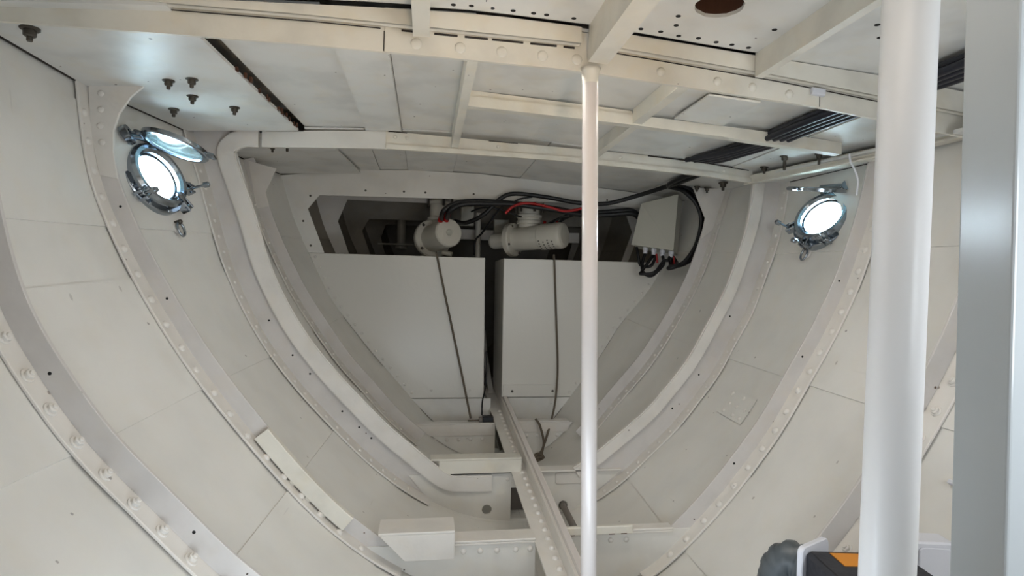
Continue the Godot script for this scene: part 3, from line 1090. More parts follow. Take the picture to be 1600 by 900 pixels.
		for i in 3:
			var p: Vector2 = inner[2 - i]
			poly.append(Vector2(mid - p.x, p.y))
		R.reverse()
		poly.append_array(PackedVector2Array(R))
		mb = MB.new()
		prism(mb, poly, Transform3D(Basis(), Vector3(0, 0, z)), -0.006, 0.006, 0.0)
		part("plate", mb, pm, o)

# ---------------------------------------------------------------- deckhead
func build_deck() -> void:
	var c := struct("ceiling", "white painted steel deckhead of flat plates between the beams", "ceiling")
	var mb := MB.new()
	block(mb, Vector3(-2.2, 2.38, -7.4), Vector3(3.2, 2.44, 1.8))
	part("deck_slab", mb, M.deck, c)
	var fields := [
		[1.74, -1.945, [-1.72, -0.72, -0.03, 0.575]],
		[1.74, -1.985, [1.195, 1.9, 2.75]],
		[-2.0, -3.49, [-0.37, -0.16, 0.155, 0.62, 1.03, 1.42, 1.95, 2.48]],
		[-3.5, -4.72, [-0.72, -0.38, -0.16, 0.20, 0.75, 1.28, 1.8, 2.4]],
		[-4.73, -7.27, [-1.2, -0.2, 0.55, 1.3, 2.3]]]
	for fd in fields:
		var xs: Array = fd[2]
		for i in xs.size() - 1:
			mb = MB.new()
			var lift := 0.0 if i % 2 == 0 else 0.006
			deck_slab(mb, xs[i] + 0.0015, xs[i + 1] - 0.0015, fd[0], fd[1] + 0.001, lift, lift + 0.012)
			part("deck_plate", mb, M.deck if fd[0] > -4.0 or fd[0] > -4.7 else M.aft_shade, c)
	mb = MB.new()
	strip(mb, [Vector3(-0.80, yd(-0.80) + 0.012, -2.0), Vector3(-0.715, yd(-0.715) + 0.012, -3.49)], [Vector3(-0.3715, yd(-0.37) + 0.012, -2.0), Vector3(-0.3715, yd(-0.37) + 0.012, -3.49)], Vector3(0, 0.012, 0))
	part("deck_plate", mb, M.deck, c)
	# plate with the ragged round hole
	mb = MB.new()
	var put := func(p: Vector2, h: float) -> Vector3: return Vector3(p.x, yd(p.x) + h, p.y)
	holed(mb, PackedVector2Array([Vector2(0.578, -1.945), Vector2(1.193, -1.945), Vector2(1.193, 0.2), Vector2(0.578, 0.2)]), Vector2(0.89, -1.69), 0.074, 0.0, 0.012, put, 0.06, 0.03)
	part("deck_plate", mb, M.deck, c, "deck plate with a ragged round hole")
	mb = MB.new()
	deck_slab(mb, 0.578, 1.193, 1.74, 0.202, 0.0, 0.012)
	part("deck_plate", mb, M.deck, c)
	mb = MB.new()
	for i in 40:
		var a0 := TAU * i / 40
		var a1 := TAU * (i + 1) / 40
		var p0 := Vector3(0.89 + cos(a0) * 0.0745, 0, -1.69 + sin(a0) * 0.0745)
		var p1 := Vector3(0.89 + cos(a1) * 0.0745, 0, -1.69 + sin(a1) * 0.0745)
		var q0 := p0 + Vector3(cos(a0), 0, sin(a0)) * 0.012
		var q1 := p1 + Vector3(cos(a1), 0, sin(a1)) * 0.012
		p0.y = yd(p0.x) + 0.012; p1.y = yd(p1.x) + 0.012; q0.y = p0.y; q1.y = p1.y
		strip(mb, [p0, p1], [q0, q1], Vector3(0, 0.12, 0))
	part("hole_lining", mb, M.rust, c, "rusty lining of the round hole")
	# doublers riveted under the plates
	mb = MB.new()
	deck_slab(mb, -0.366, -0.164, -2.03, -3.47, -0.012, -0.002)
	part("strap_plate", mb, M.deck, c)
	mb = MB.new()
	prism(mb, PackedVector2Array([Vector2(1.20, 2.35), Vector2(1.44, 2.34), Vector2(1.46, 2.70), Vector2(1.20, 2.70)]), Transform3D(facing(Vector3(0.075, 1, 0), Vector3(0, 0, -1)) , Vector3(0, 2.252, 0)), -0.01, 0.0, 0.002)
	# (plan drawn with z mirrored by the basis)
	part("strap_plate", mb, M.deck, c)
	# small open holes in the deck plates
	var hm := MB.new()
	lathe(hm, [Vector2(0.0095, 0.0), Vector2(0.0085, 0.002), Vector2(0.0001, 0.002)], Transform3D(), 12)
	var hole_mesh := hm.mesh()
	for p in [Vector2(0.17, -1.87), Vector2(0.07, -1.916), Vector2(0.13, -1.915), Vector2(0.2, -1.915), Vector2(0.27, -1.915), Vector2(0.34, -1.915), Vector2(0.385, -1.915), Vector2(0.48, -1.915), Vector2(0.8, -1.79), Vector2(0.82, -1.85), Vector2(0.79, -1.91), Vector2(0.93, -1.91), Vector2(1.0, -1.916), Vector2(1.06, -1.916), Vector2(1.125, -1.918), Vector2(1.13, -1.77), Vector2(0.72, -1.915), Vector2(0.86, -1.918), Vector2(1.4, -1.64), Vector2(1.47, -1.71)]:
		piece("bolt_hole", hole_mesh, M.dark, c, Transform3D(facing(Vector3(-0.06, -1, 0)), Vector3(p.x, yd(p.x) + 0.001, p.y)))

	# ---- main beam across the near end
	var seam := [Vector2(-1.75, 2.155), Vector2(-1.24, 2.166), Vector2(-0.41, 2.17), Vector2(0.465, 2.156), Vector2(0.654, 2.149), Vector2(1.24, 2.10), Vector2(1.74, 2.045), Vector2(2.3, 1.985)]
	var low := [Vector2(-1.75, 2.09), Vector2(-1.32, 2.093), Vector2(-0.4, 2.097), Vector2(0.466, 2.081), Vector2(0.56, 2.077), Vector2(1.47, 2.012), Vector2(1.97, 1.953), Vector2(2.3, 1.91)]
	var deckl := []
	for i in 14:
		var x := lerpf(-1.75, 2.4, i / 13.0)
		deckl.append(Vector2(x, yd(x) - 0.004))
	var b := thing("deck_beam", "main cream deck beam crossing the deckhead at the head of the slim pole", "beam", Vector3(KEEL_X, 2.08, ZA))
	for span in [[-1.46, -0.15], [-0.155, 1.465], [1.46, 2.36]]:
		mb = MB.new()
		cross_bar(mb, span[0], span[1], deckl, low, ZA - 0.012, ZA + (0.003 if span[0] == -0.155 else 0.0))
		part("web_plate", mb, M.beam, b)
	var up := []
	for p in seam:
		up.append(p + Vector2(0, 0.008))
	for span in [[-1.46, 0.52], [0.66, 2.36]]:
		mb = MB.new()
		cross_bar(mb, span[0], span[1], deckl, up, ZA + 0.03, ZA + 0.042)
		part("angle_leg", mb, M.beam, b)
		mb = MB.new()
		var up2 := []
		for p in up:
			up2.append(p + Vector2(0, 0.01))
		cross_bar(mb, span[0], span[1], up2, up, ZA + 0.011, ZA + 0.041)
		part("angle_foot", mb, M.beam, b)
	for i in 5:
		var x := [-0.05, 0.1, 0.245, 0.39, 0.515][i] as float
		piece("rivet", rivet_mesh(0.02, 0.006, "dome"), M.beam, b, Transform3D(Basis(), Vector3(x, line_y(seam, x) - 0.036, ZA + 0.003)))
	for x in [0.83, 1.05, 1.19, 1.34]:
		piece("rivet", rivet_mesh(0.017, 0.01, "dome"), M.beam, b, Transform3D(Basis(), Vector3(x, line_y(seam, x) - 0.036, ZA + 0.003)))
	for x in [-0.158, 1.467]:
		mb = MB.new()
		tube(mb, PackedVector3Array([Vector3(x, line_y(seam, x) - 0.004, ZA + 0.0015), Vector3(x, line_y(low, x) + 0.002, ZA + 0.0015)]), 0.0016, 6)
		part("gap_line", mb, M.gap_dark, b)
	for d in [[-1.24, -0.17, 0.0018], [-0.10, -0.02, 0.0035], [0.01, 0.09, 0.0035], [0.115, 0.195, 0.0035], [0.21, 0.32, 0.0035], [0.345, 0.44, 0.0035], [0.465, 0.505, 0.0035], [0.66, 1.75, 0.002]]:
		mb = MB.new()
		var dp := []
		for i in 6:
			var x := lerpf(d[0], d[1], i / 5.0)
			dp.append(Vector3(x, line_y(seam, x) + 0.003, ZA + 0.004))
		tube(mb, PackedVector3Array(dp), d[2], 6)
		part("gap_line", mb, M.gap_dark, b)
	# small bright clip on it
	mb = MB.new()
	box(mb, Transform3D(Basis(Vector3(0, 0, 1), -0.05), Vector3(1.452, 2.066, ZA + 0.012)), Vector3(0.055, 0.026, 0.02), 0.003)
	single("beam_clip", mb, M.plastic, "small bright metal clip fixed on the cream deck beam left of the thick pillar", "clip")

	# ---- middle beam
	var mt := [Vector2(0.17, 2.202), Vector2(0.978, 2.166), Vector2(1.43, 2.142), Vector2(2.0, 2.106), Vector2(2.3, 2.08)]
	var ml := [Vector2(0.17, 2.155), Vector2(0.995, 2.116), Vector2(1.43, 2.088), Vector2(2.086, 2.037), Vector2(2.3, 2.02)]
	b = thing("deck_beam", "middle deck beam, thinner bar passing below the dark cable bundle", "beam", Vector3(1.1, 2.1, ZB))
	mb = MB.new()
	cross_bar(mb, 0.172, 2.13, mt, ml, ZB - 0.012, ZB)
	part("web_plate", mb, M.beam, b)
	mb = MB.new()
	var mf := []
	for p in ml:
		mf.append(p + Vector2(0, 0.008))
	cross_bar(mb, 0.172, 2.13, mf, ml, ZB - 0.05, ZB - 0.012)
	part("flange", mb, M.beam, b)
	mb = MB.new()
	var mtop := []
	for p in mt:
		mtop.append(Vector2(p.x, yd(p.x)))
	cross_bar(mb, 0.172, 0.99, mtop, mt, ZB - 0.03, ZB - 0.012)
	part("packing", mb, M.beam, b)

	# ---- far beam, the head of the ring
	var ft := [Vector2(-1.0, 2.172), Vector2(-0.6, 2.195), Vector2(-0.22, 2.217), Vector2(0.36, 2.196), Vector2(0.83, 2.18), Vector2(1.3, 2.165), Vector2(1.76, 2.137), Vector2(2.1, 2.1)]
	var fs := [Vector2(-1.0, 2.108), Vector2(-0.6, 2.12), Vector2(-0.25, 2.138), Vector2(0.83, 2.124), Vector2(1.76, 2.078), Vector2(2.1, 2.045)]
	var fl := [Vector2(-1.0, 2.078), Vector2(-0.6, 2.096), Vector2(-0.25, 2.11), Vector2(0.83, 2.095), Vector2(1.76, 2.048), Vector2(2.1, 2.015)]
	b = thing("deck_beam", "far deck beam joining the two deep web frames above the tank opening", "beam", Vector3(KEEL_X, 2.1, ZC))
	mb = MB.new()
	cross_bar(mb, -0.95, 2.1, ft, fl, ZC - 0.012, ZC)
	part("web_plate", mb, M.beam, b)
	mb = MB.new()
	cross_bar(mb, -0.25, 2.09, fs, fl, ZC, ZC + 0.014)
	part("bulb", mb, M.beam, b)
	mb = MB.new()
	cross_bar(mb, -0.95, -0.255, ft, fl, ZC, ZC + 0.012)
	part("end_plate", mb, M.hull, b)
	for x in [-0.2, -0.13, 0.42, 1.2, 1.9]:
		piece("rivet", rivet_mesh(0.012, 0.006, "dome"), M.beam, b, Transform3D(Basis(), Vector3(x, line_y(ft, x) - 0.03, ZC)))

	for d in [[-0.24, -0.13, 0.003], [0.36, 0.54, 0.0025], [1.38, 2.07, 0.004], [-0.93, -0.72, 0.003]]:
		mb = MB.new()
		var dp := []
		for i in 6:
			var x := lerpf(d[0], d[1], i / 5.0)
			dp.append(Vector3(x, line_y(ft, x) - 0.002, ZC + 0.004 + (0.01 if d[0] < -0.9 else 0.0)))
		tube(mb, PackedVector3Array(dp), d[2], 6)
		part("gap_line", mb, M.gap_dark, b)

	# ---- fore-and-aft bars under the deck
	var carl := func(called: String, label: String, x0: float, x1: float, z0: float, z1: float, y_low: float, foot: float) -> void:
		var o := thing(called, label, "beam", Vector3((x0 + x1) / 2, yd(x0) + y_low, (z0 + z1) / 2))
		var m := MB.new()
		deck_slab(m, x0, x0 + 0.012, z0, z1, y_low, 0.004)
		part("web_plate", m, M.beam, o)
		m = MB.new()
		deck_slab(m, x0, x1, z0, z1, y_low - 0.01, y_low)
		part("flange", m, M.beam, o)
		if foot > 0.0:
			m = MB.new()
			deck_slab(m, x0 - foot, x0 - 0.001, z0, z1, -0.01, 0.003)
			part("foot", m, M.beam, o)
	carl.call("deck_girder", "heavy deck girder running towards the viewer from the head of the slim pole", 0.545, 0.615, 1.7, ZA + 0.044, -0.115, 0.0)
	carl.call("carling", "fore-and-aft deck bar right of the plate with the round hole", 1.175, 1.205, 1.7, ZA + 0.044, -0.075, 0.0)
	carl.call("carling", "short grey deck bar towards the viewer left of the slim pole, near top edge", -0.06, -0.005, 1.7, ZA + 0.044, -0.085, 0.0)
	carl.call("carling", "fore-and-aft deck bar between near and far beams, left of the slim pole", 0.135, 0.175, ZA - 0.014, ZC + 0.002, -0.085, 0.0)
	carl.call("carling", "short fore-and-aft deck bar between main and middle beams, right of the slim pole", 0.99, 1.035, ZA - 0.014, ZB + 0.002, -0.055, 0.0)
	carl.call("carling", "short fore-and-aft deck bar between middle and far beams, behind the slim pole", 1.0, 1.04, ZB - 0.052, ZC + 0.002, -0.055, 0.0)

	# ---- side plates under the deck edge
	var side := func(label: String, outline: Array, drop: float) -> Node3D:
		var o := thing("stringer_plate", label, "plate", Vector3(outline[0].x, yd(outline[0].x) - drop, outline[0].y))
		var m := MB.new()
		var rows := 14
		# lofted between inboard line and the hull
		var A := []
		var B := []
		for i in rows + 1:
			var z := lerpf(outline[0].y, outline[1].y, float(i) / rows)
			var xi := lerpf(outline[0].x, outline[1].x, float(i) / rows)
			var s := 0 if xi < KEEL_X else 1
			var xo := hull2(s, t_at(s, z, yd(xi) - drop), z).x
			xo += 0.015 if s == 0 else -0.012
			A.append(Vector3(xi, yd(xi) - drop, z))
			B.append(Vector3(xo, yd(xo) - drop, z))
		strip(m, A, B, Vector3(0, 0.014, 0))
		part("plate", m, M.deck, o)
		for seg in [[0, 4], [4, 9], [9, 14]]:
			var bp := PackedVector3Array()
			for i in range(seg[0], seg[1] + 1):
				bp.append(B[i] + Vector3(-0.006 if B[i].x < KEEL_X else 0.006, 0.001, 0))
			var bm := MB.new()
			tube(bm, bp, 0.0055, 6)
			part("gap_line", bm, M.gap_dark, o)
		return o
	side.call("large side deck plate with hanging nuts above the left porthole", [Vector2(-0.83, -1.96), Vector2(-0.74, -3.44)], 0.028)
	var sl := get_node("stringer_plate")
	mb = MB.new()
	var rr := RandomNumberGenerator.new()
	rr.seed = 77
	for i in 15:
		var z := -2.15 - 1.25 * pow(rr.randf(), 0.8)
		var x := lerpf(-0.83, -0.74, (-1.96 - z) / 1.48) + rr.randf_range(-0.004, 0.012)
		var w := rr.randf_range(0.005, 0.013)
		block(mb, Vector3(x - w * 0.4, yd(x) - 0.024, z - w), Vector3(x + w * 0.5, yd(x) - 0.008 + rr.randf() * 0.008, z + w), 0.002)
	var rs := part("rust_scale", mb, M.rust, sl)
	rs.set_meta("kind", "stuff")
	side.call("smaller side deck plate beyond the left deep web frame", [Vector2(-0.63, -3.53), Vector2(-0.53, -4.68)], 0.03)
	var sp: Node3D = side.call("narrow side deck plate with an edge bar above the right porthole", [Vector2(2.34, -2.02), Vector2(2.085, -3.53)], 0.05)
	mb = MB.new()
	var A2 := [Vector3(2.33, 2.055, -2.02), Vector3(2.265, 2.06, -2.65), Vector3(2.155, 2.066, -3.15), Vector3(2.075, 2.07, -3.53)]
	var B2 := []
	for p in A2:
		B2.append(p + Vector3(0, -0.045, 0))
	strip(mb, A2, B2, Vector3(0.012, 0, 0))
	part("edge_bar", mb, M.beam, sp)
	mb = MB.new()
	A2 = []
	for p in B2:
		A2.append(p + Vector3(-0.02, -0.004, 0))
	for i in B2.size():
		B2[i] += Vector3(0.035, -0.004, 0)
	strip(mb, A2, B2, Vector3(0, -0.01, 0))
	part("edge_foot", mb, M.beam, sp)
	# a strip of side deck behind the pillars
	mb = MB.new()
	block(mb, Vector3(2.0, 1.93, ZA + 0.05), Vector3(2.34, 1.945, -1.2))
	single("side_shelf", mb, M.deck, "flat side strip under the deck edge between the thick pillar and the square column", "plate")

# ---------------------------------------------------------------- bottom
func floor_poly(s: int, z: float, y_top: float, x_in: float) -> Array:
	var pts := []
	var t0 := t_at(s, z, y_top)
	for i in 13:
		var t := lerpf(t0, 1.0, i / 12.0)
		var p := hull2(s, t, z)
		if (s == 0 and p.x > x_in) or (s == 1 and p.x < x_in):
			break
		pts.append(p)
	pts.append(Vector2(x_in, hull2(s, 0.995, z).y))
	pts.append(Vector2(x_in, y_top))
	return pts

func floor_piece(s: int, z: float, y_top: float, x_in: float, x_out: float, label: String, lip: float, depth: float, rivets: Array) -> Node3D:
	var o := thing("floor_frame", label, "frame", Vector3(x_in, y_top, z))
	flat_poly("plate", o, M.hull, floor_poly(s, z, y_top, x_in), z - 0.006, 0.012, 0.001)
	var lo := minf(x_in, x_out)
	var hi := maxf(x_in, x_out)
	var mb := MB.new()
	block(mb, Vector3(lo, y_top - 0.002, z - depth), Vector3(hi, y_top + 0.01, z + 0.014), 0.003)
	part("top_flange", mb, M.frame, o)
	mb = MB.new()
	block(mb, Vector3(lo, y_top - lip, z + 0.0062), Vector3(hi, y_top - 0.002, z + 0.0142), 0.002)
	part("lip", mb, M.frame, o)
	for x in rivets:
		piece("rivet", rivet_mesh(0.0145, 0.01, "dome"), M.frame, o, Transform3D(Basis(), Vector3(x, y_top - lip - 0.03, z + 0.006)))
	return o

func build_bottom() -> void:
	# keelson
	var fly := func(z: float) -> float: return 0.062 + 0.111 * (-2.43 - z)
	var k := thing("keelson", "riveted keelson rising along the hull bottom between the floor frames", "beam", Vector3(0.66, fly.call(-2.43), -2.43))
	var ends := [-1.5, -5.35]
	var slope := func(mb: MB, x0: float, x1: float, y0: float, y1: float) -> void:
		var a := []
		var b := []
		for i in 9:
			var z := lerpf(ends[0], ends[1], i / 8.0)
			a.append(Vector3(x0, fly.call(z) + y0, z))
			b.append(Vector3(x0, fly.call(z) + y1, z))
		strip(mb, a, b, Vector3(x1 - x0, 0, 0))
	var mb := MB.new()
	slope.call(mb, 0.54, 0.69, -0.012, 0.0)
	part("rider_plate", mb, M.frame, k)
	mb = MB.new()
	slope.call(mb, 0.632, 0.646, 0.0, 0.075)
	slope.call(mb, 0.674, 0.688, 0.0, 0.075)
	part("angle", mb, M.frame, k)
	mb = MB.new()
	slope.call(mb, 0.646, 0.674, 0.0, 0.10)
	part("centre_plate", mb, M.pole, k)
	var n := Vector3(0, 1, 0.111).normalized()
	for i in 34:
		var z := -1.9 - i * 0.082
		piece("rivet", rivet_mesh(0.0155, 0.012, "dome"), M.frame, k, Transform3D(facing(n), Vector3(0.607, fly.call(z), z)))
	# stern post rising in the gap between the tanks
	mb = MB.new()
	prism(mb, PackedVector2Array([Vector2(5.05, 0.33), Vector2(5.9, 0.33), Vector2(5.9, 0.86), Vector2(5.7, 0.66)]), Transform3D(Basis(Vector3(0, 0, -1), Vector3(0, 1, 0), Vector3(1, 0, 0)), Vector3(0.572, 0, 0)), 0.0, 0.045, 0.003)
	single("stern_knee", mb, M.frame, "pale knee plate standing on the keelson in the gap between the tanks", "plate")

	# floors
	floor_piece(0, ZB, 0.095, 0.545, 0.158, "near left floor frame, white plate with a flat top flange left of the keelson", 0.012, 0.1, [0.2, 0.28, 0.36, 0.45, 0.52])
	floor_piece(1, ZB, 0.118, 0.69, 1.24, "near right floor frame behind the foot of the slim pole", 0.012, 0.05, [0.84, 0.92, 1.0])
	var c := thing("floor_frame", "middle left floor frame with a round hole and a square notch beside the keelson", "frame", Vector3(0.4, 0.16, ZC))
	mb = MB.new()
	var put := func(p: Vector2, h: float) -> Vector3: return Vector3(p.x, p.y, ZC + h)
	holed(mb, PackedVector2Array([Vector2(-0.08, 0.168), Vector2(0.541, 0.168), Vector2(0.541, -0.17), Vector2(0.2, -0.10), Vector2(0.08, -0.03)]), Vector2(0.395, -0.055), 0.03, -0.006, 0.006, put, 0.025, 0.02)
	part("plate", mb, M.hull, c)
	flat_poly("bridge", c, M.hull, [Vector2(0.541, 0.075), Vector2(0.63, 0.075), Vector2(0.63, 0.15), Vector2(0.541, 0.16)], ZC - 0.006, 0.012, 0.001)
	flat_poly("sill", c, M.hull, [Vector2(0.541, -0.17), Vector2(0.66, -0.17), Vector2(0.66, -0.117), Vector2(0.541, -0.117)], ZC - 0.006, 0.012, 0.001)
	mb = MB.new()
	block(mb, Vector3(0.541, -0.12, ZC - 0.15), Vector3(0.66, 0.08, ZC - 0.14))
	part("notch_back", mb, M.grey, c)
	piece("rivet", rivet_mesh(0.011, 0.008, "dome"), M.frame, c, Transform3D(Basis(), Vector3(0.52, 0.125, ZC + 0.006)))
	# angle bar lying on it
	var ab := thing("angle_bar", "white angle bar on top of the middle left floor frame, ending at the keelson", "bar", Vector3(0.35, 0.17, ZC))
	mb = MB.new()
	block(mb, Vector3(0.10, 0.172, ZC + 0.012), Vector3(0.602, 0.252, ZC + 0.024), 0.002)
	part("front_leg", mb, M.beam, ab)
	mb = MB.new()
	block(mb, Vector3(0.05, 0.253, ZC - 0.085), Vector3(0.602, 0.264, ZC + 0.024), 0.002)
	part("top_leg", mb, M.beam, ab)
	mb = MB.new()
	tube(mb, PackedVector3Array([Vector3(0.17, 0.170, ZC + 0.022), Vector3(0.4, 0.1705, ZC + 0.022), Vector3(0.565, 0.172, ZC + 0.022)]), 0.0028, 6)
	part("gap_line", mb, M.gap_dark, ab)
	c = thing("floor_frame", "middle right floor frame with a pipe through its round hole", "frame", Vector3(0.9, 0.16, ZC))
	mb = MB.new()
	holed(mb, PackedVector2Array([Vector2(0.70, 0.168), Vector2(1.25, 0.168), Vector2(1.1, 0.05), Vector2(0.98, -0.06), Vector2(0.70, -0.15)]), Vector2(0.872, -0.045), 0.029, -0.006, 0.006, put, 0.025, 0.02)
	part("plate", mb, M.hull, c)
	mb = MB.new()
	block(mb, Vector3(0.70, 0.168, ZC - 0.07), Vector3(1.24, 0.18, ZC + 0.03), 0.003)
	part("top_flange", mb, M.frame, c)
	mb = MB.new()
	prism(mb, rounded(0.22, 0.07, 0.012), Transform3D(Basis(), Vector3(0.93, 0.125, ZC)), 0.006, 0.013, 0.002)
	part("patch_plate", mb, M.frame, c)
	mb = MB.new()
	tube(mb, PackedVector3Array([Vector3(0.873, -0.05, ZC - 0.3), Vector3(0.872, -0.045, ZC), Vector3(0.84, -0.02, -3.1), Vector3(0.815, 0.0, -2.8)]), 0.019, 14)
	single("bilge_pipe", mb, M.grey, "grey pipe coming through the hole in the middle right floor frame", "pipe")
	var zf := -4.4
	floor_piece(0, zf, 0.252, 0.548, -0.06, "far left floor frame with a rivet row, below the left tank", 0.085, 0.07, [0.0, 0.09, 0.18, 0.27, 0.36, 0.45])
	floor_piece(1, zf, 0.262, 0.69, 1.13, "far right floor frame with a rivet row, below the right tank", 0.075, 0.07, [0.8, 0.88, 0.96, 1.04])

	# bars lying at the near floor
	ab = thing("angle_bar", "thick white bar end on the near left floor frame, below the loose bolted bar", "bar", Vector3(0.0, 0.1, ZB))
	mb = MB.new()
	block(mb, Vector3(-0.19, 0.17, ZB - 0.09), Vector3(0.155, 0.182, ZB + 0.075), 0.003)
	part("top_leg", mb, M.frame, ab)
	mb = MB.new()
	prism(mb, PackedVector2Array([Vector2(-0.185, 0.17), Vector2(0.155, 0.17), Vector2(0.155, 0.05), Vector2(-0.07, 0.05)]), Transform3D(Basis(), Vector3(0, 0, ZB)), 0.06, 0.075, 0.003)
	part("front_leg", mb, M.frame, ab)
	ab = thing("angle_bar", "cracked white bar with rusty edges on the near right floor frame beside the slim pole", "bar", Vector3(0.85, 0.13, ZB))
	mb = MB.new()
	block(mb, Vector3(0.69, 0.118, ZB + 0.015), Vector3(1.02, 0.158, ZB + 0.04), 0.004)
	part("bar", mb, M.beam, ab)
	mb = MB.new()
	for p in [[0.70, 0.73], [0.76, 0.79], [0.90, 0.93], [0.96, 0.99]]:
		block(mb, Vector3(p[0], 0.1185, ZB + 0.0395), Vector3(p[1], 0.1225, ZB + 0.0412), 0.0004)
	part("rust_edge", mb, M.rust, ab, "rust along the lower edge")

# ---------------------------------------------------------------- bulkhead and tanks
func build_bulkhead() -> void:
	var b := thing("bulkhead_frame", "white plate frame round the wide opening above the two tanks", "frame", Vector3(KEEL_X, 1.545, ZE))
	var poly := PackedVector2Array()
	for i in 9:
		poly.append(hull2(0, lerpf(t_at(0, ZE, 1.545), t_at(0, ZE, 2.14), i / 8.0), ZE) + Vector2(-0.005, 0))
	for x in [-0.6, -0.1, 0.4, 0.9, 1.4, 1.9]:
		poly.append(Vector2(x, yd(x) + 0.002))
	for i in 9:
		poly.append(hull2(1, lerpf(t_at(1, ZE, 2.08), t_at(1, ZE, 1.54), i / 8.0), ZE) + Vector2(0.005, 0))
	for p in [Vector2(1.88, 1.54), Vector2(2.02, 1.88), Vector2(1.93, 2.0), Vector2(1.3, 2.025), Vector2(0.475, 2.018), Vector2(-0.842, 1.998), Vector2(-0.927, 1.888), Vector2(-0.796, 1.545)]:
		poly.append(p)
	var mb := MB.new()
	prism(mb, poly, Transform3D(Basis(), Vector3(0, 0, ZE)), -0.012, 0.0, 0.001)
	part("plate", mb, M.hull, b)
	for q in [Vector2(-0.49, 2.05), Vector2(-0.19, 2.055), Vector2(-0.02, 2.055), Vector2(0.37, 2.06), Vector2(-0.96, 1.79), Vector2(-0.9, 1.60), Vector2(-0.91, 1.99), Vector2(1.5, 2.06)]:
		piece("bolt_hole", rivet_mesh(0.009, 0.004, "dome"), M.dull, b, Transform3D(Basis(), Vector3(q.x, q.y, ZE)))
	# tanks
	for s in 2:
		var xi := 0.487 if s == 0 else 0.635
		var y0 := 0.395 if s == 0 else 0.40
		var tk := thing("tank", "left white box tank with a smooth front, under the first motor" if s == 0 else "right white box tank with a bolted foot strip, under the second motor", "tank", Vector3(xi, y0, ZE))
		var pts := PackedVector2Array([Vector2(xi, y0), Vector2(xi - (0.012 if s == 0 else 0.008), 1.543)])
		if s == 1:
			pts[1] = Vector2(0.63, 1.543)
		var rim := []
		for i in 13:
			var t := lerpf(t_at(s, ZE, 1.543), t_at(s, ZE, y0), i / 12.0)
			rim.append(hull2(s, t, ZE) + Vector2(-0.004 if s == 0 else 0.004, 0))
		pts.append_array(PackedVector2Array(rim))
		mb = MB.new()
		prism(mb, pts, Transform3D(Basis(), Vector3(0, 0, ZE)), -0.62, -0.0005, 0.004)
		part("body", mb, M.tank, tk)
		for t in spread(s, ZE, 1.5, 0.42, 0.092):
			var p := hull2(s, t, ZE) + Vector2(inward(s, t, ZE).x, inward(s, t, ZE).y) * 0.03
			piece("rivet", rivet_mesh(0.012, 0.008, "dome"), M.frame, tk, Transform3D(Basis(), Vector3(p.x, p.y, ZE - 0.001)))
		if s == 1:
			mb = MB.new()
			block(mb, Vector3(0.645, 0.402, ZE - 0.002), Vector3(1.12, 0.505, ZE + 0.012), 0.003)
			part("foot_strip", mb, M.tank, tk)
			for x in [0.72, 1.06]:
				piece("rivet", rivet_mesh(0.011, 0.006, "dome"), M.dull, tk, Transform3D(Basis(), Vector3(x, 0.45, ZE + 0.012)))
		else:
			for x in [0.06, 0.37]:
				piece("rivet", rivet_mesh(0.012, 0.006, "dome"), M.frame, tk, Transform3D(Basis(), Vector3(x, 0.46, ZE - 0.001)))
		# plate below it, down to the floor frame
		flat_poly("skirt", tk, M.hull, floor_poly(s, ZE, y0 - 0.004, 0.545 if s == 0 else 0.69), ZE - 0.012, 0.01, 0.001)

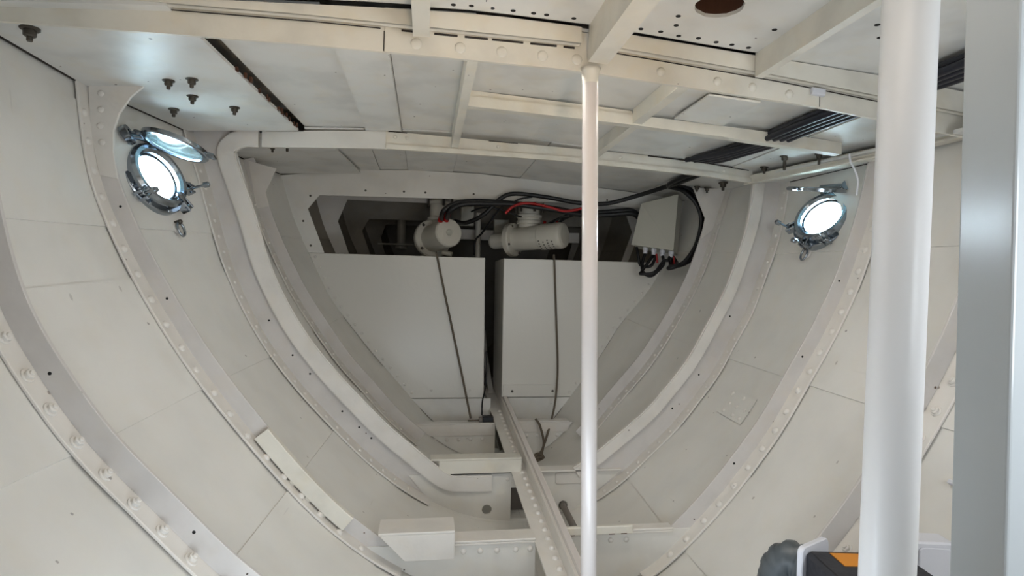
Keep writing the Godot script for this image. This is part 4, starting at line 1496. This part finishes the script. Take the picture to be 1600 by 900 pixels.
# ---------------------------------------------------------------- pillars
func build_posts() -> void:
	var b := Vector3(0.603, fly0(-2.0) + 0.0, -2.0)
	var t := Vector3(0.566, 2.085, -2.0)
	var o := thing("slim_pole", "slim white round pole from the cream deck beam down to the keelson", "pole", b)
	var mb := MB.new()
	lathe(mb, [Vector2(0.0001, 0), Vector2(0.0285, 0), Vector2(0.0285, (t - b).length()), Vector2(0.0001, (t - b).length())], Transform3D(facing(t - b, Vector3(0, 0, 1)), b), 32)
	part("shaft", mb, M.pole, o)
	mb = MB.new()
	lathe(mb, [Vector2(0.0285, -0.05), Vector2(0.0295, -0.025), Vector2(0.033, -0.008), Vector2(0.038, 0.004), Vector2(0.0001, 0.006)], Transform3D(facing(t - b, Vector3(0, 0, 1)), t), 32, true)
	part("collar", mb, M.beam, o)
	mb = MB.new()
	lathe(mb, [Vector2(0.0001, 0.022), Vector2(0.04, 0.022), Vector2(0.05, 0.012), Vector2(0.055, 0.0), Vector2(0.0001, -0.0)], Transform3D(facing(Vector3.UP), b), 32)
	part("foot", mb, M.pole, o)
	# thick pillar
	var pb := Vector3(1.067, 0.15, -1.2)
	var pt := Vector3(1.114, yd(1.11) - 0.001, -1.2)
	o = thing("thick_pillar", "thick bright white round pillar in the right foreground", "pillar", pb)
	mb = MB.new()
	var hh := (pt - pb).length()
	lathe(mb, [Vector2(0.0001, 0), Vector2(0.0575, 0), Vector2(0.0575, hh), Vector2(0.0001, hh)], Transform3D(facing(pt - pb, Vector3(0, 0, 1)), pb), 48)
	part("shaft", mb, M.pillar, o)
	mb = MB.new()
	lathe(mb, [Vector2(0.0578, 0.0), Vector2(0.09, 0.0), Vector2(0.09, 0.012), Vector2(0.0578, 0.014)], Transform3D(facing(Vector3.UP), pb), 32)
	part("base_ring", mb, M.pillar, o)
	# square column
	var cb := Vector3(1.068, 0.15, -0.912)
	mb = MB.new()
	var TT := Transform3D(Basis(Vector3(0, 0, 1), -0.008) * facing(Vector3.UP, Vector3(0, 0, -1)), Vector3(1.066, 0.15, -0.912))
	prism(mb, rounded(0.14, 0.108, 0.006, 3), TT, 0.0, yd(1.06) - 0.152, 0.002)
	o = thing("square_column", "smooth grey-white square column at the right edge, nearest the viewer", "column", cb)
	part("shaft", mb, M.post, o)

func fly0(z: float) -> float:
	return 0.062 + 0.111 * (-2.43 - z) + 0.0

# ---------------------------------------------------------------- machines
func build_machines() -> void:
	# first motor: its end cap looks at the viewer
	var c1 := Vector3(0.182, 1.748, -4.78)
	var ax := Vector3(0.42, 0.10, 1.0).normalized()
	var o := thing("electric_motor", "white cylindrical motor facing the viewer, above the left tank", "motor", c1)
	var T := Transform3D(facing(ax).scaled(Vector3(1.22, 1.22, 1.22)), c1)
	var mb := MB.new()
	lathe(mb, [Vector2(0.098, -0.26), Vector2(0.098, -0.012), Vector2(0.09, 0.0), Vector2(0.0001, 0.0)], T, 36)
	part("body", mb, M.machine, o)
	mb = MB.new()
	lathe(mb, [Vector2(0.0001, 0.0), Vector2(0.022, 0.0), Vector2(0.022, 0.003), Vector2(0.0001, 0.003)], T, 16)
	part("cap_boss", mb, M.box, o)
	mb = MB.new()
	lathe(mb, [Vector2(0.098, -0.30), Vector2(0.138, -0.30), Vector2(0.138, -0.268), Vector2(0.13, -0.26), Vector2(0.098, -0.26)], T, 36)
	part("flange", mb, M.machine, o)
	for i in 4:
		var a := TAU * i / 4 + 0.7
		piece("flange_bolt", rivet_mesh(0.011, 0.01, "dome"), M.dull, o, T * Transform3D(Basis(), Vector3(cos(a) * 0.12, sin(a) * 0.12, -0.26)))
	mb = MB.new()
	lathe(mb, [Vector2(0.0001, -0.42), Vector2(0.085, -0.42), Vector2(0.085, -0.30), Vector2(0.0001, -0.30)], T, 28)
	part("gear_case", mb, M.machine, o)
	mb = MB.new()
	tube(mb, PackedVector3Array([T * Vector3(0.04, -0.105, -0.2), T * Vector3(0.09, -0.125, -0.16)]), 0.022, 12)
	part("drain_boss", mb, M.machine, o)
	# valve neck above it
	var v := thing("valve_body", "flanged white valve neck hanging from the deck above the left motor", "valve", Vector3(0.10, 1.85, -5.12))
	mb = MB.new()
	lathe(mb, [Vector2(0.0001, 0), Vector2(0.075, 0), Vector2(0.075, 0.05), Vector2(0.1, 0.05), Vector2(0.1, 0.075), Vector2(0.08, 0.08), Vector2(0.08, 0.19), Vector2(0.105, 0.19), Vector2(0.105, 0.215), Vector2(0.07, 0.22), Vector2(0.07, 0.4), Vector2(0.0001, 0.4)], Transform3D(facing(Vector3.UP), Vector3(0.10, 1.83, -5.12)), 24)
	part("neck", mb, M.machine, v)
	for i in 5:
		var a := TAU * i / 5
		mb = MB.new()
		tube(mb, PackedVector3Array([Vector3(0.10 + cos(a) * 0.115, 2.0, -5.12 + sin(a) * 0.115), Vector3(0.10 + cos(a) * 0.115, 2.1, -5.12 + sin(a) * 0.115)]), 0.01, 8)
		part("stud_bolt", mb, M.dull, v)
	# second motor: lying towards the right
	var c2 := Vector3(1.14, 1.752, -4.70)
	ax = Vector3(0.9, 0.07, 0.72).normalized()
	o = thing("electric_motor", "white cylindrical motor pointing right with a speckled body, above the right tank", "motor", c2)
	T = Transform3D(facing(ax).scaled(Vector3(1.14, 1.14, 0.98)), c2)
	mb = MB.new()
	lathe(mb, [Vector2(0.088, -0.42), Vector2(0.092, -0.2), Vector2(0.098, -0.19), Vector2(0.098, -0.03), Vector2(0.09, -0.008), Vector2(0.07, 0.0), Vector2(0.0001, 0.002)], T, 36)
	part("body", mb, M.machine, o)
	mb = MB.new()
	var vent := MB.new()
	lathe(vent, [Vector2(0.006, 0.0), Vector2(0.006, 0.0012), Vector2(0.0001, 0.0012)], Transform3D(), 8)
	var vm := vent.mesh()
	for i in 5:
		for j in 4:
			var a := -2.75 + 0.24 * i + (0.12 if j % 2 else 0.0)
			var d := Vector3(cos(a), sin(a), 0)
			piece("vent_hole", vm, M.dull, o, T * Transform3D(facing(d), d * 0.0975 + Vector3(0, 0, -0.175 + j * 0.036)))
	mb = MB.new()
	lathe(mb, [Vector2(0.088, -0.47), Vector2(0.128, -0.47), Vector2(0.128, -0.435), Vector2(0.12, -0.425), Vector2(0.088, -0.42)], T, 36)
	part("flange", mb, M.machine, o)
	for i in 4:
		var a := TAU * i / 4 + 0.4
		piece("flange_bolt", rivet_mesh(0.011, 0.01, "dome"), M.dull, o, T * Transform3D(Basis(), Vector3(cos(a) * 0.108, sin(a) * 0.108, -0.425)))
	mb = MB.new()
	lathe(mb, [Vector2(0.0001, -0.64), Vector2(0.05, -0.64), Vector2(0.06, -0.62), Vector2(0.06, -0.47), Vector2(0.0001, -0.47)], T, 24)
	part("shaft_end", mb, M.machine, o)
	v = thing("valve_body", "stepped white valve neck with ribs standing above the right motor", "valve", Vector3(0.88, 1.8, -4.96))
	mb = MB.new()
	lathe(mb, [Vector2(0.0001, 0), Vector2(0.108, 0.0), Vector2(0.108, 0.05), Vector2(0.095, 0.055), Vector2(0.095, 0.085), Vector2(0.11, 0.088), Vector2(0.11, 0.115), Vector2(0.1, 0.12), Vector2(0.1, 0.14), Vector2(0.112, 0.145), Vector2(0.112, 0.165), Vector2(0.092, 0.17), Vector2(0.092, 0.27), Vector2(0.13, 0.272), Vector2(0.13, 0.30), Vector2(0.08, 0.302), Vector2(0.08, 0.43), Vector2(0.0001, 0.43)], Transform3D(facing(Vector3.UP), Vector3(0.88, 1.77, -4.96)), 28)
	part("neck", mb, M.machine, v)
	for i in 6:
		var a := TAU * i / 6 + 0.3
		mb = MB.new()
		tube(mb, PackedVector3Array([Vector3(0.88 + cos(a) * 0.118, 1.96, -4.96 + sin(a) * 0.118), Vector3(0.88 + cos(a) * 0.118, 2.075, -4.96 + sin(a) * 0.118)]), 0.012, 8)
		part("stud_bolt", mb, M.dull, v)
	# pipes and boxes in the dark space
	mb = MB.new()
	lathe(mb, [Vector2(0.0001, 0), Vector2(0.026, 0), Vector2(0.026, 0.9), Vector2(0.0001, 0.9)], Transform3D(facing(Vector3.UP), Vector3(0.475, 1.1, -5.42)), 16)
	single("stand_pipe", mb, M.machine, "pale upright pipe in the dark space above the gap between the tanks", "pipe")
	mb = MB.new()
	lathe(mb, [Vector2(0.0001, 0), Vector2(0.06, 0), Vector2(0.06, 0.03), Vector2(0.045, 0.035), Vector2(0.045, 0.34), Vector2(0.0001, 0.34)], Transform3D(facing(Vector3.UP), Vector3(-0.27, 1.69, -6.2)), 18)
	single("stand_pipe", mb, M.machine, "short dim pipe stub far back in the dark space, left of the first motor", "pipe")
	mb = MB.new()
	block(mb, Vector3(0.62, 1.80, -5.42), Vector3(0.76, 1.94, -5.36), 0.006)
	single("switch_box", mb, M.box, "small square grey box in the dark space between the motors", "box")
	mb = MB.new()
	block(mb, Vector3(0.30, 1.86, -5.3), Vector3(0.42, 2.04, -5.24), 0.006)
	single("switch_box", mb, M.box, "small grey box behind the cap of the left motor", "box")
	mb = MB.new()
	block(mb, Vector3(-0.1, 1.76, -5.62), Vector3(1.5, 1.86, -5.58), 0.004)
	single("cross_rail", mb, M.frame, "dim horizontal rail crossing the dark space behind both motors", "bar")
	mb = MB.new()
	tube(mb, PackedVector3Array([Vector3(-0.5, 1.73, -6.1), Vector3(-0.1, 1.725, -6.05)]), 0.009, 8)
	single("thin_rod", mb, M.machine, "thin pale rod lying across the dark space at the left", "rod")

	# junction box on the right hull
	var q := [Vector3(1.735, 2.012, -4.52), Vector3(1.975, 2.072, -4.36), Vector3(1.945, 1.63, -4.36), Vector3(1.66, 1.68, -4.52)]
	o = thing("junction_box", "grey-white junction box with four cable glands on the right hull", "box", q[2])
	var nrm: Vector3 = -((q[1] - q[0]).cross(q[3] - q[0])).normalized()
	if nrm.z < 0:
		nrm = -nrm
	var hexa := func(f: Array, depth: float, off: float, m: MB) -> void:
		var fr := []
		var bk := []
		for p in f:
			fr.append(p + nrm * off)
			bk.append(p + nrm * (off - depth))
		var mid: Vector3 = (fr[0] + fr[2] + bk[0] + bk[2]) / 4
		m.quad(fr[0], fr[1], fr[2], fr[3], nrm)
		m.quad(bk[0], bk[1], bk[2], bk[3], -nrm)
		for i in 4:
			var j := (i + 1) % 4
			m.quad(fr[i], fr[j], bk[j], bk[i], (fr[i] + fr[j]) / 2 - mid)
	mb = MB.new()
	hexa.call(q, 0.16, -0.03, mb)
	part("body", mb, M.box, o)
	var ctr: Vector3 = (q[0] + q[1] + q[2] + q[3]) / 4
	var lidq := []
	for p in q:
		lidq.append(ctr + (p - ctr) * 1.02)
	mb = MB.new()
	hexa.call(lidq, 0.028, 0.0, mb)
	part("lid", mb, M.box, o)
	for i in 4:
		var g: Vector3 = q[3].lerp(q[2], 0.28 + i * 0.21) - nrm * 0.08
		mb = MB.new()
		lathe(mb, [Vector2(0.0001, -0.005), Vector2(0.022, -0.005), Vector2(0.022, 0.022), Vector2(0.018, 0.026), Vector2(0.018, 0.045), Vector2(0.013, 0.05), Vector2(0.0001, 0.05)], Transform3D(facing(Vector3(-0.05, -1, 0)), g), 12)
		part("cable_gland", mb, M.plastic, o)
	var g0: Vector3 = q[3].lerp(q[2], 0.28) - nrm * 0.08 + Vector3(0, -0.045, 0)
	var g1: Vector3 = q[3].lerp(q[2], 0.49) - nrm * 0.08 + Vector3(0, -0.045, 0)
	var g2: Vector3 = q[3].lerp(q[2], 0.70) - nrm * 0.08 + Vector3(0, -0.045, 0)
	var g3: Vector3 = q[3].lerp(q[2], 0.91) - nrm * 0.08 + Vector3(0, -0.045, 0)
	cable("power_cable", [g0, g0 + Vector3(-0.03, -0.07, 0.02), g0 + Vector3(-0.04, -0.15, 0.05), g0 + Vector3(0.02, -0.19, 0.08), g0 + Vector3(0.12, -0.10, 0.08), g2 + Vector3(-0.005, -0.03, 0.03), g2], 0.0125, M.cable, "outermost, longest black cable loop hanging below the glands of the junction box", "cable", "cable loops under the junction box")
	cable("power_cable", [g1, g1 + Vector3(-0.05, -0.06, 0.02), g1 + Vector3(-0.11, -0.14, 0.03), g1 + Vector3(-0.13, -0.165, 0.06), g1 + Vector3(-0.03, -0.15, 0.09), g1 + Vector3(0.05, -0.06, 0.08), g3 + Vector3(-0.04, -0.03, 0.03), g3 + Vector3(-0.012, 0, 0)], 0.0125, M.cable, "wide middle black cable loop hanging below the glands of the junction box", "cable", "cable loops under the junction box")
	cable("power_cable", [g1 + Vector3(0.012, 0, 0), g1 + Vector3(0.0, -0.05, 0.01), g1 + Vector3(-0.04, -0.10, 0.02), g0 + Vector3(-0.035, -0.1, -0.01), g0 + Vector3(-0.05, -0.02, -0.03), g0 + Vector3(-0.055, 0.05, -0.06)], 0.0125, M.cable, "short inner black cable loop hanging below the glands of the junction box", "cable", "cable loops under the junction box")
	for e in [[g1, "red sleeve on the second cable gland of the junction box"], [g3, "red sleeve on the right-hand cable gland of the junction box"]]:
		cable("red_sleeve", [e[0] + Vector3(0.016, 0.005, 0.01), e[0] + Vector3(0.022, -0.035, 0.012), e[0] + Vector3(0.026, -0.07, 0.012)], 0.009, M.red, e[1])
	# the big double cable: out of the fourth gland, round the box and up over the far beam
	for i in 3:
		var d := Vector3(0.026 * (i - 1), 0.008 * (i - 1), -0.03 * (i % 2))
		cable("power_cable", [g3 + Vector3(0.0, 0.0, 0) + d * 0.4, g3 + Vector3(0.01, -0.06, 0.03) + d, Vector3(1.88, 1.485, -4.22) + d, Vector3(1.99, 1.535, -4.2) + d, Vector3(2.085, 1.67, -4.2) + d, Vector3(2.125, 1.85, -4.2) + d, Vector3(2.085, 1.985, -4.2) + d, Vector3(1.97, 2.085, -4.2) + d, Vector3(1.83, 2.105, -4.15) + d, Vector3(1.80, 2.115, -3.95) + d * 0.6, Vector3(1.84, 2.12, -3.6) + d], 0.0165, M.cable, ["left strand", "middle strand", "right strand"][i] + " of the thick black cables curving round the right side of the junction box", "cable", "thick cables round the junction box")

func build_cables() -> void:
	# cables along the top of the opening
	var z := -4.62
	cable("power_cable", [Vector3(0.115, 1.85, -4.74), Vector3(0.125, 1.90, z), Vector3(0.215, 1.965, z), Vector3(0.36, 1.99, z), Vector3(0.62, 1.99, z), Vector3(0.98, 1.965, z), Vector3(1.23, 1.935, z), Vector3(1.46, 1.945, z + 0.02), Vector3(1.66, 1.965, -4.58), Vector3(1.74, 1.93, -4.6)], 0.02, M.cable, "thick black cable from the left motor along the opening to the junction box", "cable")
	cable("power_cable", [Vector3(0.16, 1.855, -4.73), Vector3(0.175, 1.90, z + 0.02), Vector3(0.27, 1.955, z + 0.03), Vector3(0.45, 1.97, z + 0.03), Vector3(0.7, 1.975, z + 0.02), Vector3(1.0, 1.945, z + 0.03), Vector3(1.25, 1.915, z + 0.02), Vector3(1.46, 1.92, z + 0.03), Vector3(1.66, 1.935, -4.56), Vector3(1.74, 1.90, -4.58)], 0.02, M.cable, "second thick black cable from the left motor, just below its twin", "cable")
	cable("power_cable", [Vector3(0.23, 1.85, -4.85), Vector3(0.32, 1.83, -4.75), Vector3(0.45, 1.89, -4.66), Vector3(0.58, 2.02, z), Vector3(0.70, 2.065, z), Vector3(0.95, 2.05, z), Vector3(1.24, 2.01, z + 0.02), Vector3(1.45, 2.005, z + 0.1), Vector3(1.66, 2.06, -4.4), Vector3(1.80, 2.10, -4.2), Vector3(1.85, 2.11, -3.95), Vector3(1.87, 2.12, -3.6)], 0.018, M.cable, "long black cable arching highest over the opening and up behind the far beam", "cable")
	cable("red_cable", [Vector3(0.62, 1.90, -4.6), Vector3(0.68, 1.955, -4.585), Vector3(0.77, 1.985, -4.575), Vector3(0.88, 1.98, -4.575), Vector3(1.0, 1.955, -4.575), Vector3(1.10, 1.935, -4.575), Vector3(1.2, 1.95, -4.575), Vector3(1.28, 1.975, -4.575)], 0.011, M.red, "red cable lying on the black cables across the top of the opening", "cable")
	cable("thin_cable", [Vector3(0.60, 1.96, -4.64), Vector3(0.55, 1.9, -4.7), Vector3(0.46, 1.76, -4.85), Vector3(0.41, 1.7, -4.9), Vector3(0.405, 1.58, -4.95)], 0.009, M.cable, "thin black cable dropping behind the left tank beside the pale upright pipe", "cable")
	cable("thin_cable", [Vector3(0.36, 1.93, -4.8), Vector3(0.45, 1.955, -4.72), Vector3(0.58, 1.945, -4.7), Vector3(0.72, 1.905, -4.72), Vector3(0.78, 1.90, -4.78)], 0.007, M.cable, "thin black cable sagging between the two valve necks", "cable")
	cable("thin_cable", [Vector3(0.66, 1.97, -4.66), Vector3(0.71, 2.01, -4.63), Vector3(0.76, 2.03, -4.62), Vector3(0.84, 2.045, -4.62)], 0.007, M.cable, "thin black cable crossing up to the highest cable above the opening", "cable")
	cable("thin_cable", [Vector3(0.985, 1.83, -4.86), Vector3(1.05, 1.87, -4.72), Vector3(1.12, 1.90, -4.63), Vector3(1.2, 1.925, -4.60)], 0.011, M.cable, "black lead rising from the right motor to the cables, nearest its neck", "cable")
	cable("thin_cable", [Vector3(1.08, 1.835, -4.80), Vector3(1.12, 1.88, -4.7), Vector3(1.2, 1.915, -4.62), Vector3(1.28, 1.925, -4.60)], 0.011, M.cable, "black lead rising from the right motor to the cables, nearest its cap", "cable")
	for p in [[Vector3(0.112, 1.865, -4.735), "red sleeve where the first cable enters the left motor"], [Vector3(0.158, 1.868, -4.725), "red sleeve where the second cable enters the left motor"], [Vector3(0.985, 1.845, -4.845), "red sleeve on the lead of the right motor nearest its neck"], [Vector3(1.085, 1.845, -4.79), "red sleeve on the lead of the right motor nearest its cap"]]:
		cable("red_sleeve", [p[0] + Vector3(-0.008, -0.03, -0.02), p[0] + Vector3(0.002, 0.0, 0.004), p[0] + Vector3(0.008, 0.028, 0.024)], 0.0225 if p[0].x < 0.5 else 0.014, M.red, p[1], "sleeve")
	# bundle under the right side deck
	for i in 8:
		var f := (i % 4) / 3.0
		var row := i / 4
		var lab := "navy-black cable in the %s layer of the deckhead bundle at right, %s from the left" % [["lower", "upper"][row], ["first", "second", "third", "fourth"][i % 4]]
		var dx := 0.118 * (f - 0.5) + 0.016 * row
		var up := 0.027 * row - 0.006
		cable("deck_cable", [Vector3(1.60 + 0.15 * f + 0.02 * row, 2.128 + up * 0.1 - 0.01 * f, -3.42 + 0.04 * f), Vector3(1.645 + 0.13 * f, 2.122 + up * 0.3 - 0.012 * f, -3.3), Vector3(1.725 + dx * 0.95, 2.104 + up * 0.8 - 0.006 * f, -3.08), Vector3(1.765 + dx, 2.098 + up, -2.8), Vector3(1.765 + dx, 2.096 + up, -2.55), Vector3(1.775 + dx, 2.092 + up, -2.25), Vector3(1.785 + dx, 2.085 + up, -1.95), Vector3(1.80 + dx, 2.08 + up, -1.7), Vector3(1.82 + dx, 2.085 + up, -1.1)], 0.0148, M.navy, lab, "cable", "cables bundled under the right deckhead")
	# lines hanging down the tank fronts
	cable("hanging_line", [Vector3(0.083, 1.56, -4.72), Vector3(0.0835, 1.545, -4.685), Vector3(0.15, 1.25, -4.683), Vector3(0.22, 0.95, -4.68), Vector3(0.30, 0.6, -4.66), Vector3(0.364, 0.285, -4.46)], 0.0085, M.rope, "straight brown line hanging down the front of the left tank", "line")
	cable("hanging_line", [Vector3(1.05, 1.56, -4.72), Vector3(1.05, 1.545, -4.685), Vector3(1.075, 1.1, -4.683), Vector3(1.095, 0.7, -4.675), Vector3(1.09, 0.5, -4.665), Vector3(1.03, 0.33, -4.5), Vector3(0.93, 0.13, -4.33), Vector3(0.875, 0.02, -4.3)], 0.0085, M.rope, "slack brown line hanging down the front of the right tank", "line")
	cable("hanging_line", [Vector3(0.853, 0.30, -4.345), Vector3(0.885, 0.25, -4.325), Vector3(0.915, 0.13, -4.32), Vector3(0.90, 0.05, -4.3), Vector3(0.885, -0.01, -4.28)], 0.009, M.rope, "short brown rope end hooked over the far right floor frame", "line")
	var mb := MB.new()
	var coil := []
	for i in 40:
		var a := TAU * i / 13.0
		coil.append(Vector3(0.875 + cos(a) * 0.028, 0.005 + i * 0.0006 + sin(a) * 0.02, -4.28 + sin(a * 0.7) * 0.02))
	tube(mb, curve(coil, 3), 0.013, 8)
	single("rope_coil", mb, M.rope, "small grey-brown knot of rope at the foot of the right hanging line", "rope")
	cable("thin_cable", [Vector3(0.50, 0.78, -4.69), Vector3(0.505, 0.62, -4.69), Vector3(0.50, 0.5, -4.68), Vector3(0.462, 0.4, -4.55), Vector3(0.45, 0.31, -4.45)], 0.006, M.cable, "thin dark wire from the gap between the tanks down to the small black box", "cable")
	var o := thing("float_switch", "small black box on the far left floor frame against the keelson", "box", Vector3(0.49, 0.265, -4.43))
	mb = MB.new()
	block(mb, Vector3(0.452, 0.264, -4.47), Vector3(0.535, 0.305, -4.405), 0.004)
	part("body", mb, M.cable, o)
	mb = MB.new()
	block(mb, Vector3(0.424, 0.264, -4.46), Vector3(0.452, 0.296, -4.41), 0.003)
	part("terminal", mb, M.grey, o)
	mb = MB.new()
	tube(mb, PackedVector3Array([Vector3(0.34, 0.272, -4.43), Vector3(0.424, 0.274, -4.43)]), 0.006, 8)
	part("arm", mb, M.rope, o)

# ---------------------------------------------------------------- small things
func build_small() -> void:
	var g := "nuts under the left side deck plate"
	for q in [[Vector2(-1.10, -2.64), "hanging deck nut at the upper left of the cluster by the curved bracket"], [Vector2(-1.0, -2.62), "hanging deck nut at the upper right of the cluster by the curved bracket"], [Vector2(-1.08, -2.84), "hanging deck nut in the middle of the cluster by the curved bracket"], [Vector2(-1.24, -3.04), "hanging deck nut lowest in the cluster, right above the left porthole lid"], [Vector2(-0.95, -3.01), "hanging deck nut apart from the cluster, towards the rounded ring corner"]]:
		var p: Vector2 = q[0]
		nut_under(q[1], Vector3(p.x, yd(p.x) - 0.029, p.y), 0.016, 0.012, g)
	nut_under("grey steel nut hanging alone in the upper left corner under the side deck plate", Vector3(-1.33, yd(-1.33) - 0.029, -2.15), 0.019, 0.012)
	nut_under("bolt end under the far side plate, closest to the left rounded corner of the ring", Vector3(-0.945, yd(-0.945) - 0.03, -3.62), 0.021, 0.02)
	nut_under("small bolt end under the far side plate, middle one of three near the left corner", Vector3(-0.97, yd(-0.97) - 0.03, -3.80), 0.015, 0.015)
	nut_under("bolt end under the far side plate, right-hand one of three near the left corner", Vector3(-0.87, yd(-0.87) - 0.03, -3.75), 0.016, 0.02)
	g = "bolt ends beyond the far beam at the right"
	for p in [[Vector3(1.985, 2.085, -4.05), 0.015, 0.012, "small bolt end beyond the far beam, nearest the thick black cables"], [Vector3(2.06, 2.08, -4.04), 0.016, 0.012, "small bolt end beyond the far beam, between its two neighbours at right"], [Vector3(2.09, 2.085, -3.86), 0.021, 0.02, "large bolt end beyond the far beam, nearest the right deep web frame"]]:
		nut_under(p[3], p[0], p[1], p[2], g)
	nut_under("long bolt hanging from the deck above the right end of the far beam", Vector3(2.06, 2.108, -3.10), 0.018, 0.055)
	nut_under("bolt hanging above the edge bar, just left of the right porthole wire", Vector3(2.17, 2.09, -2.95), 0.015, 0.035)
	nut_under("short bolt end at the inner corner of the right edge bar", Vector3(2.10, 2.10, -3.37), 0.017, 0.015)
	# wire and scraps on the right
	cable("thin_wire", [Vector3(2.15, 2.03, -2.69), Vector3(2.158, 1.99, -2.69), Vector3(2.185, 1.945, -2.69), Vector3(2.203, 1.89, -2.69), Vector3(2.205, 1.82, -2.70)], 0.005, M.plastic, "thin white wire curling down beside the right porthole", "wire")
	var pz := -3.12
	var pt := t_at(1, pz, 0.66)
	var po := thing("patch_plate", "thin riveted patch plate on the right hull below the right porthole", "plate", hull(1, pt, pz))
	var pm := MB.new()
	hull_plate(pm, 1, pt - 0.022, pt + 0.028, pz - 0.09, pz + 0.17, -0.002, 0.003)
	part("plate", pm, M.hull, po)
	for q in [[-0.014, -0.06], [-0.014, 0.06], [0.004, -0.03], [0.004, 0.05], [0.004, 0.13], [0.02, -0.04], [0.02, 0.06], [0.02, 0.13]]:
		var nn := true_inward(1, pt + q[0], pz + q[1])
		piece("rivet", rivet_mesh(0.013, 0.006, "dome"), M.frame, po, Transform3D(facing(nn), hull(1, pt + q[0], pz + q[1]) + nn * 0.002))
	# white enclosure and clip on the lower right hull
	var o := thing("wall_enclosure", "white plastic box with a rounded inset panel, beside the square column", "box", Vector3(1.60, 0.33, -1.615))
	var mb := MB.new()
	var T := Transform3D(Basis(Vector3.UP, deg_to_rad(-12)), Vector3(1.60, 0.43, -1.615))
	prism(mb, rounded(0.13, 0.20, 0.012), T, -0.05, 0.03, 0.006)
	part("body", mb, M.plastic, o)
	mb = MB.new()
	prism(mb, rounded(0.10, 0.17, 0.016), T, 0.03, 0.035, 0.003)
	part("cover", mb, M.plastic, o)
	var t := t_at(1, -1.76, 0.645)
	var n := true_inward(1, t, -1.76)
	mb = MB.new()
	box(mb, Transform3D(facing(n, Vector3.UP), hull(1, t, -1.76) + n * 0.008), Vector3(0.034, 0.015, 0.02), 0.002)
	single("cable_clip", mb, M.plastic, "tiny white clip on the right hull beside the square column", "clip")
	# portable heater at the lower right
	o = thing("portable_heater", "charcoal blower case with an orange label and a grey ribbed duct", "heater", Vector3(1.28, 0.15, -1.45))
	var hb := Basis(Vector3.UP, deg_to_rad(-9.0))
	var cpos := Vector3(1.279, 0.0, -1.4455)
	mb = MB.new()
	prism(mb, rounded(0.296, 0.26, 0.016), Transform3D(hb * facing(Vector3.UP, Vector3(0, 0, -1)), cpos + Vector3(0, 0.17, 0)), 0.0, 0.355, 0.013)
	part("case", mb, M.case, o)
	mb = MB.new()
	block(mb, Vector3(-0.085, 0.0, -0.105), Vector3(0.085, 0.003, -0.025), 0.0008)
	var lab := part("label_panel", mb, M.orange, o, "orange label on the case top")
	lab.transform = Transform3D(hb, cpos + Vector3(0.0, 0.5245, 0.0) - o.position)
	for e in [-0.134, 0.134]:
		mb = MB.new()
		tube(mb, PackedVector3Array([cpos + hb * Vector3(e, 0.5205, -0.116), cpos + hb * Vector3(e, 0.5205, 0.116)]), 0.0045, 6)
		part("piping", mb, M.cable, o)
	for e in [-0.1, 0.1]:
		mb = MB.new()
		block(mb, Vector3(cpos.x + e - 0.02, 0.15, cpos.z - 0.08), Vector3(cpos.x + e + 0.02, 0.171, cpos.z + 0.08), 0.003)
		part("foot", mb, M.cable, o)
	mb = MB.new()
	var bb := facing(Vector3(0.43, 0, 0.9), Vector3.UP)
	prism(mb, rounded(0.154, 0.228, 0.022), Transform3D(bb, Vector3(1.197, 0.424, -1.6165)), -0.009, 0.009, 0.003)
	part("duct_plate", mb, M.plastic, o, "white plate the duct is clamped to")
	mb = MB.new()
	var dp := curve([Vector3(1.203, 0.439, -1.613), Vector3(1.191, 0.448, -1.653), Vector3(1.1685, 0.445, -1.693), Vector3(1.151, 0.388, -1.721), Vector3(1.16, 0.29, -1.725), Vector3(1.19, 0.215, -1.68), Vector3(1.21, 0.212, -1.60)], 30)
	var rr := []
	for i in dp.size():
		rr.append(0.053 + 0.008 * absf(sin(i * 0.21 + 0.4 * sin(i * 0.9))))
	tube(mb, dp, rr, 22)
	part("duct_hose", mb, M.duct, o, "grey ribbed duct hose")
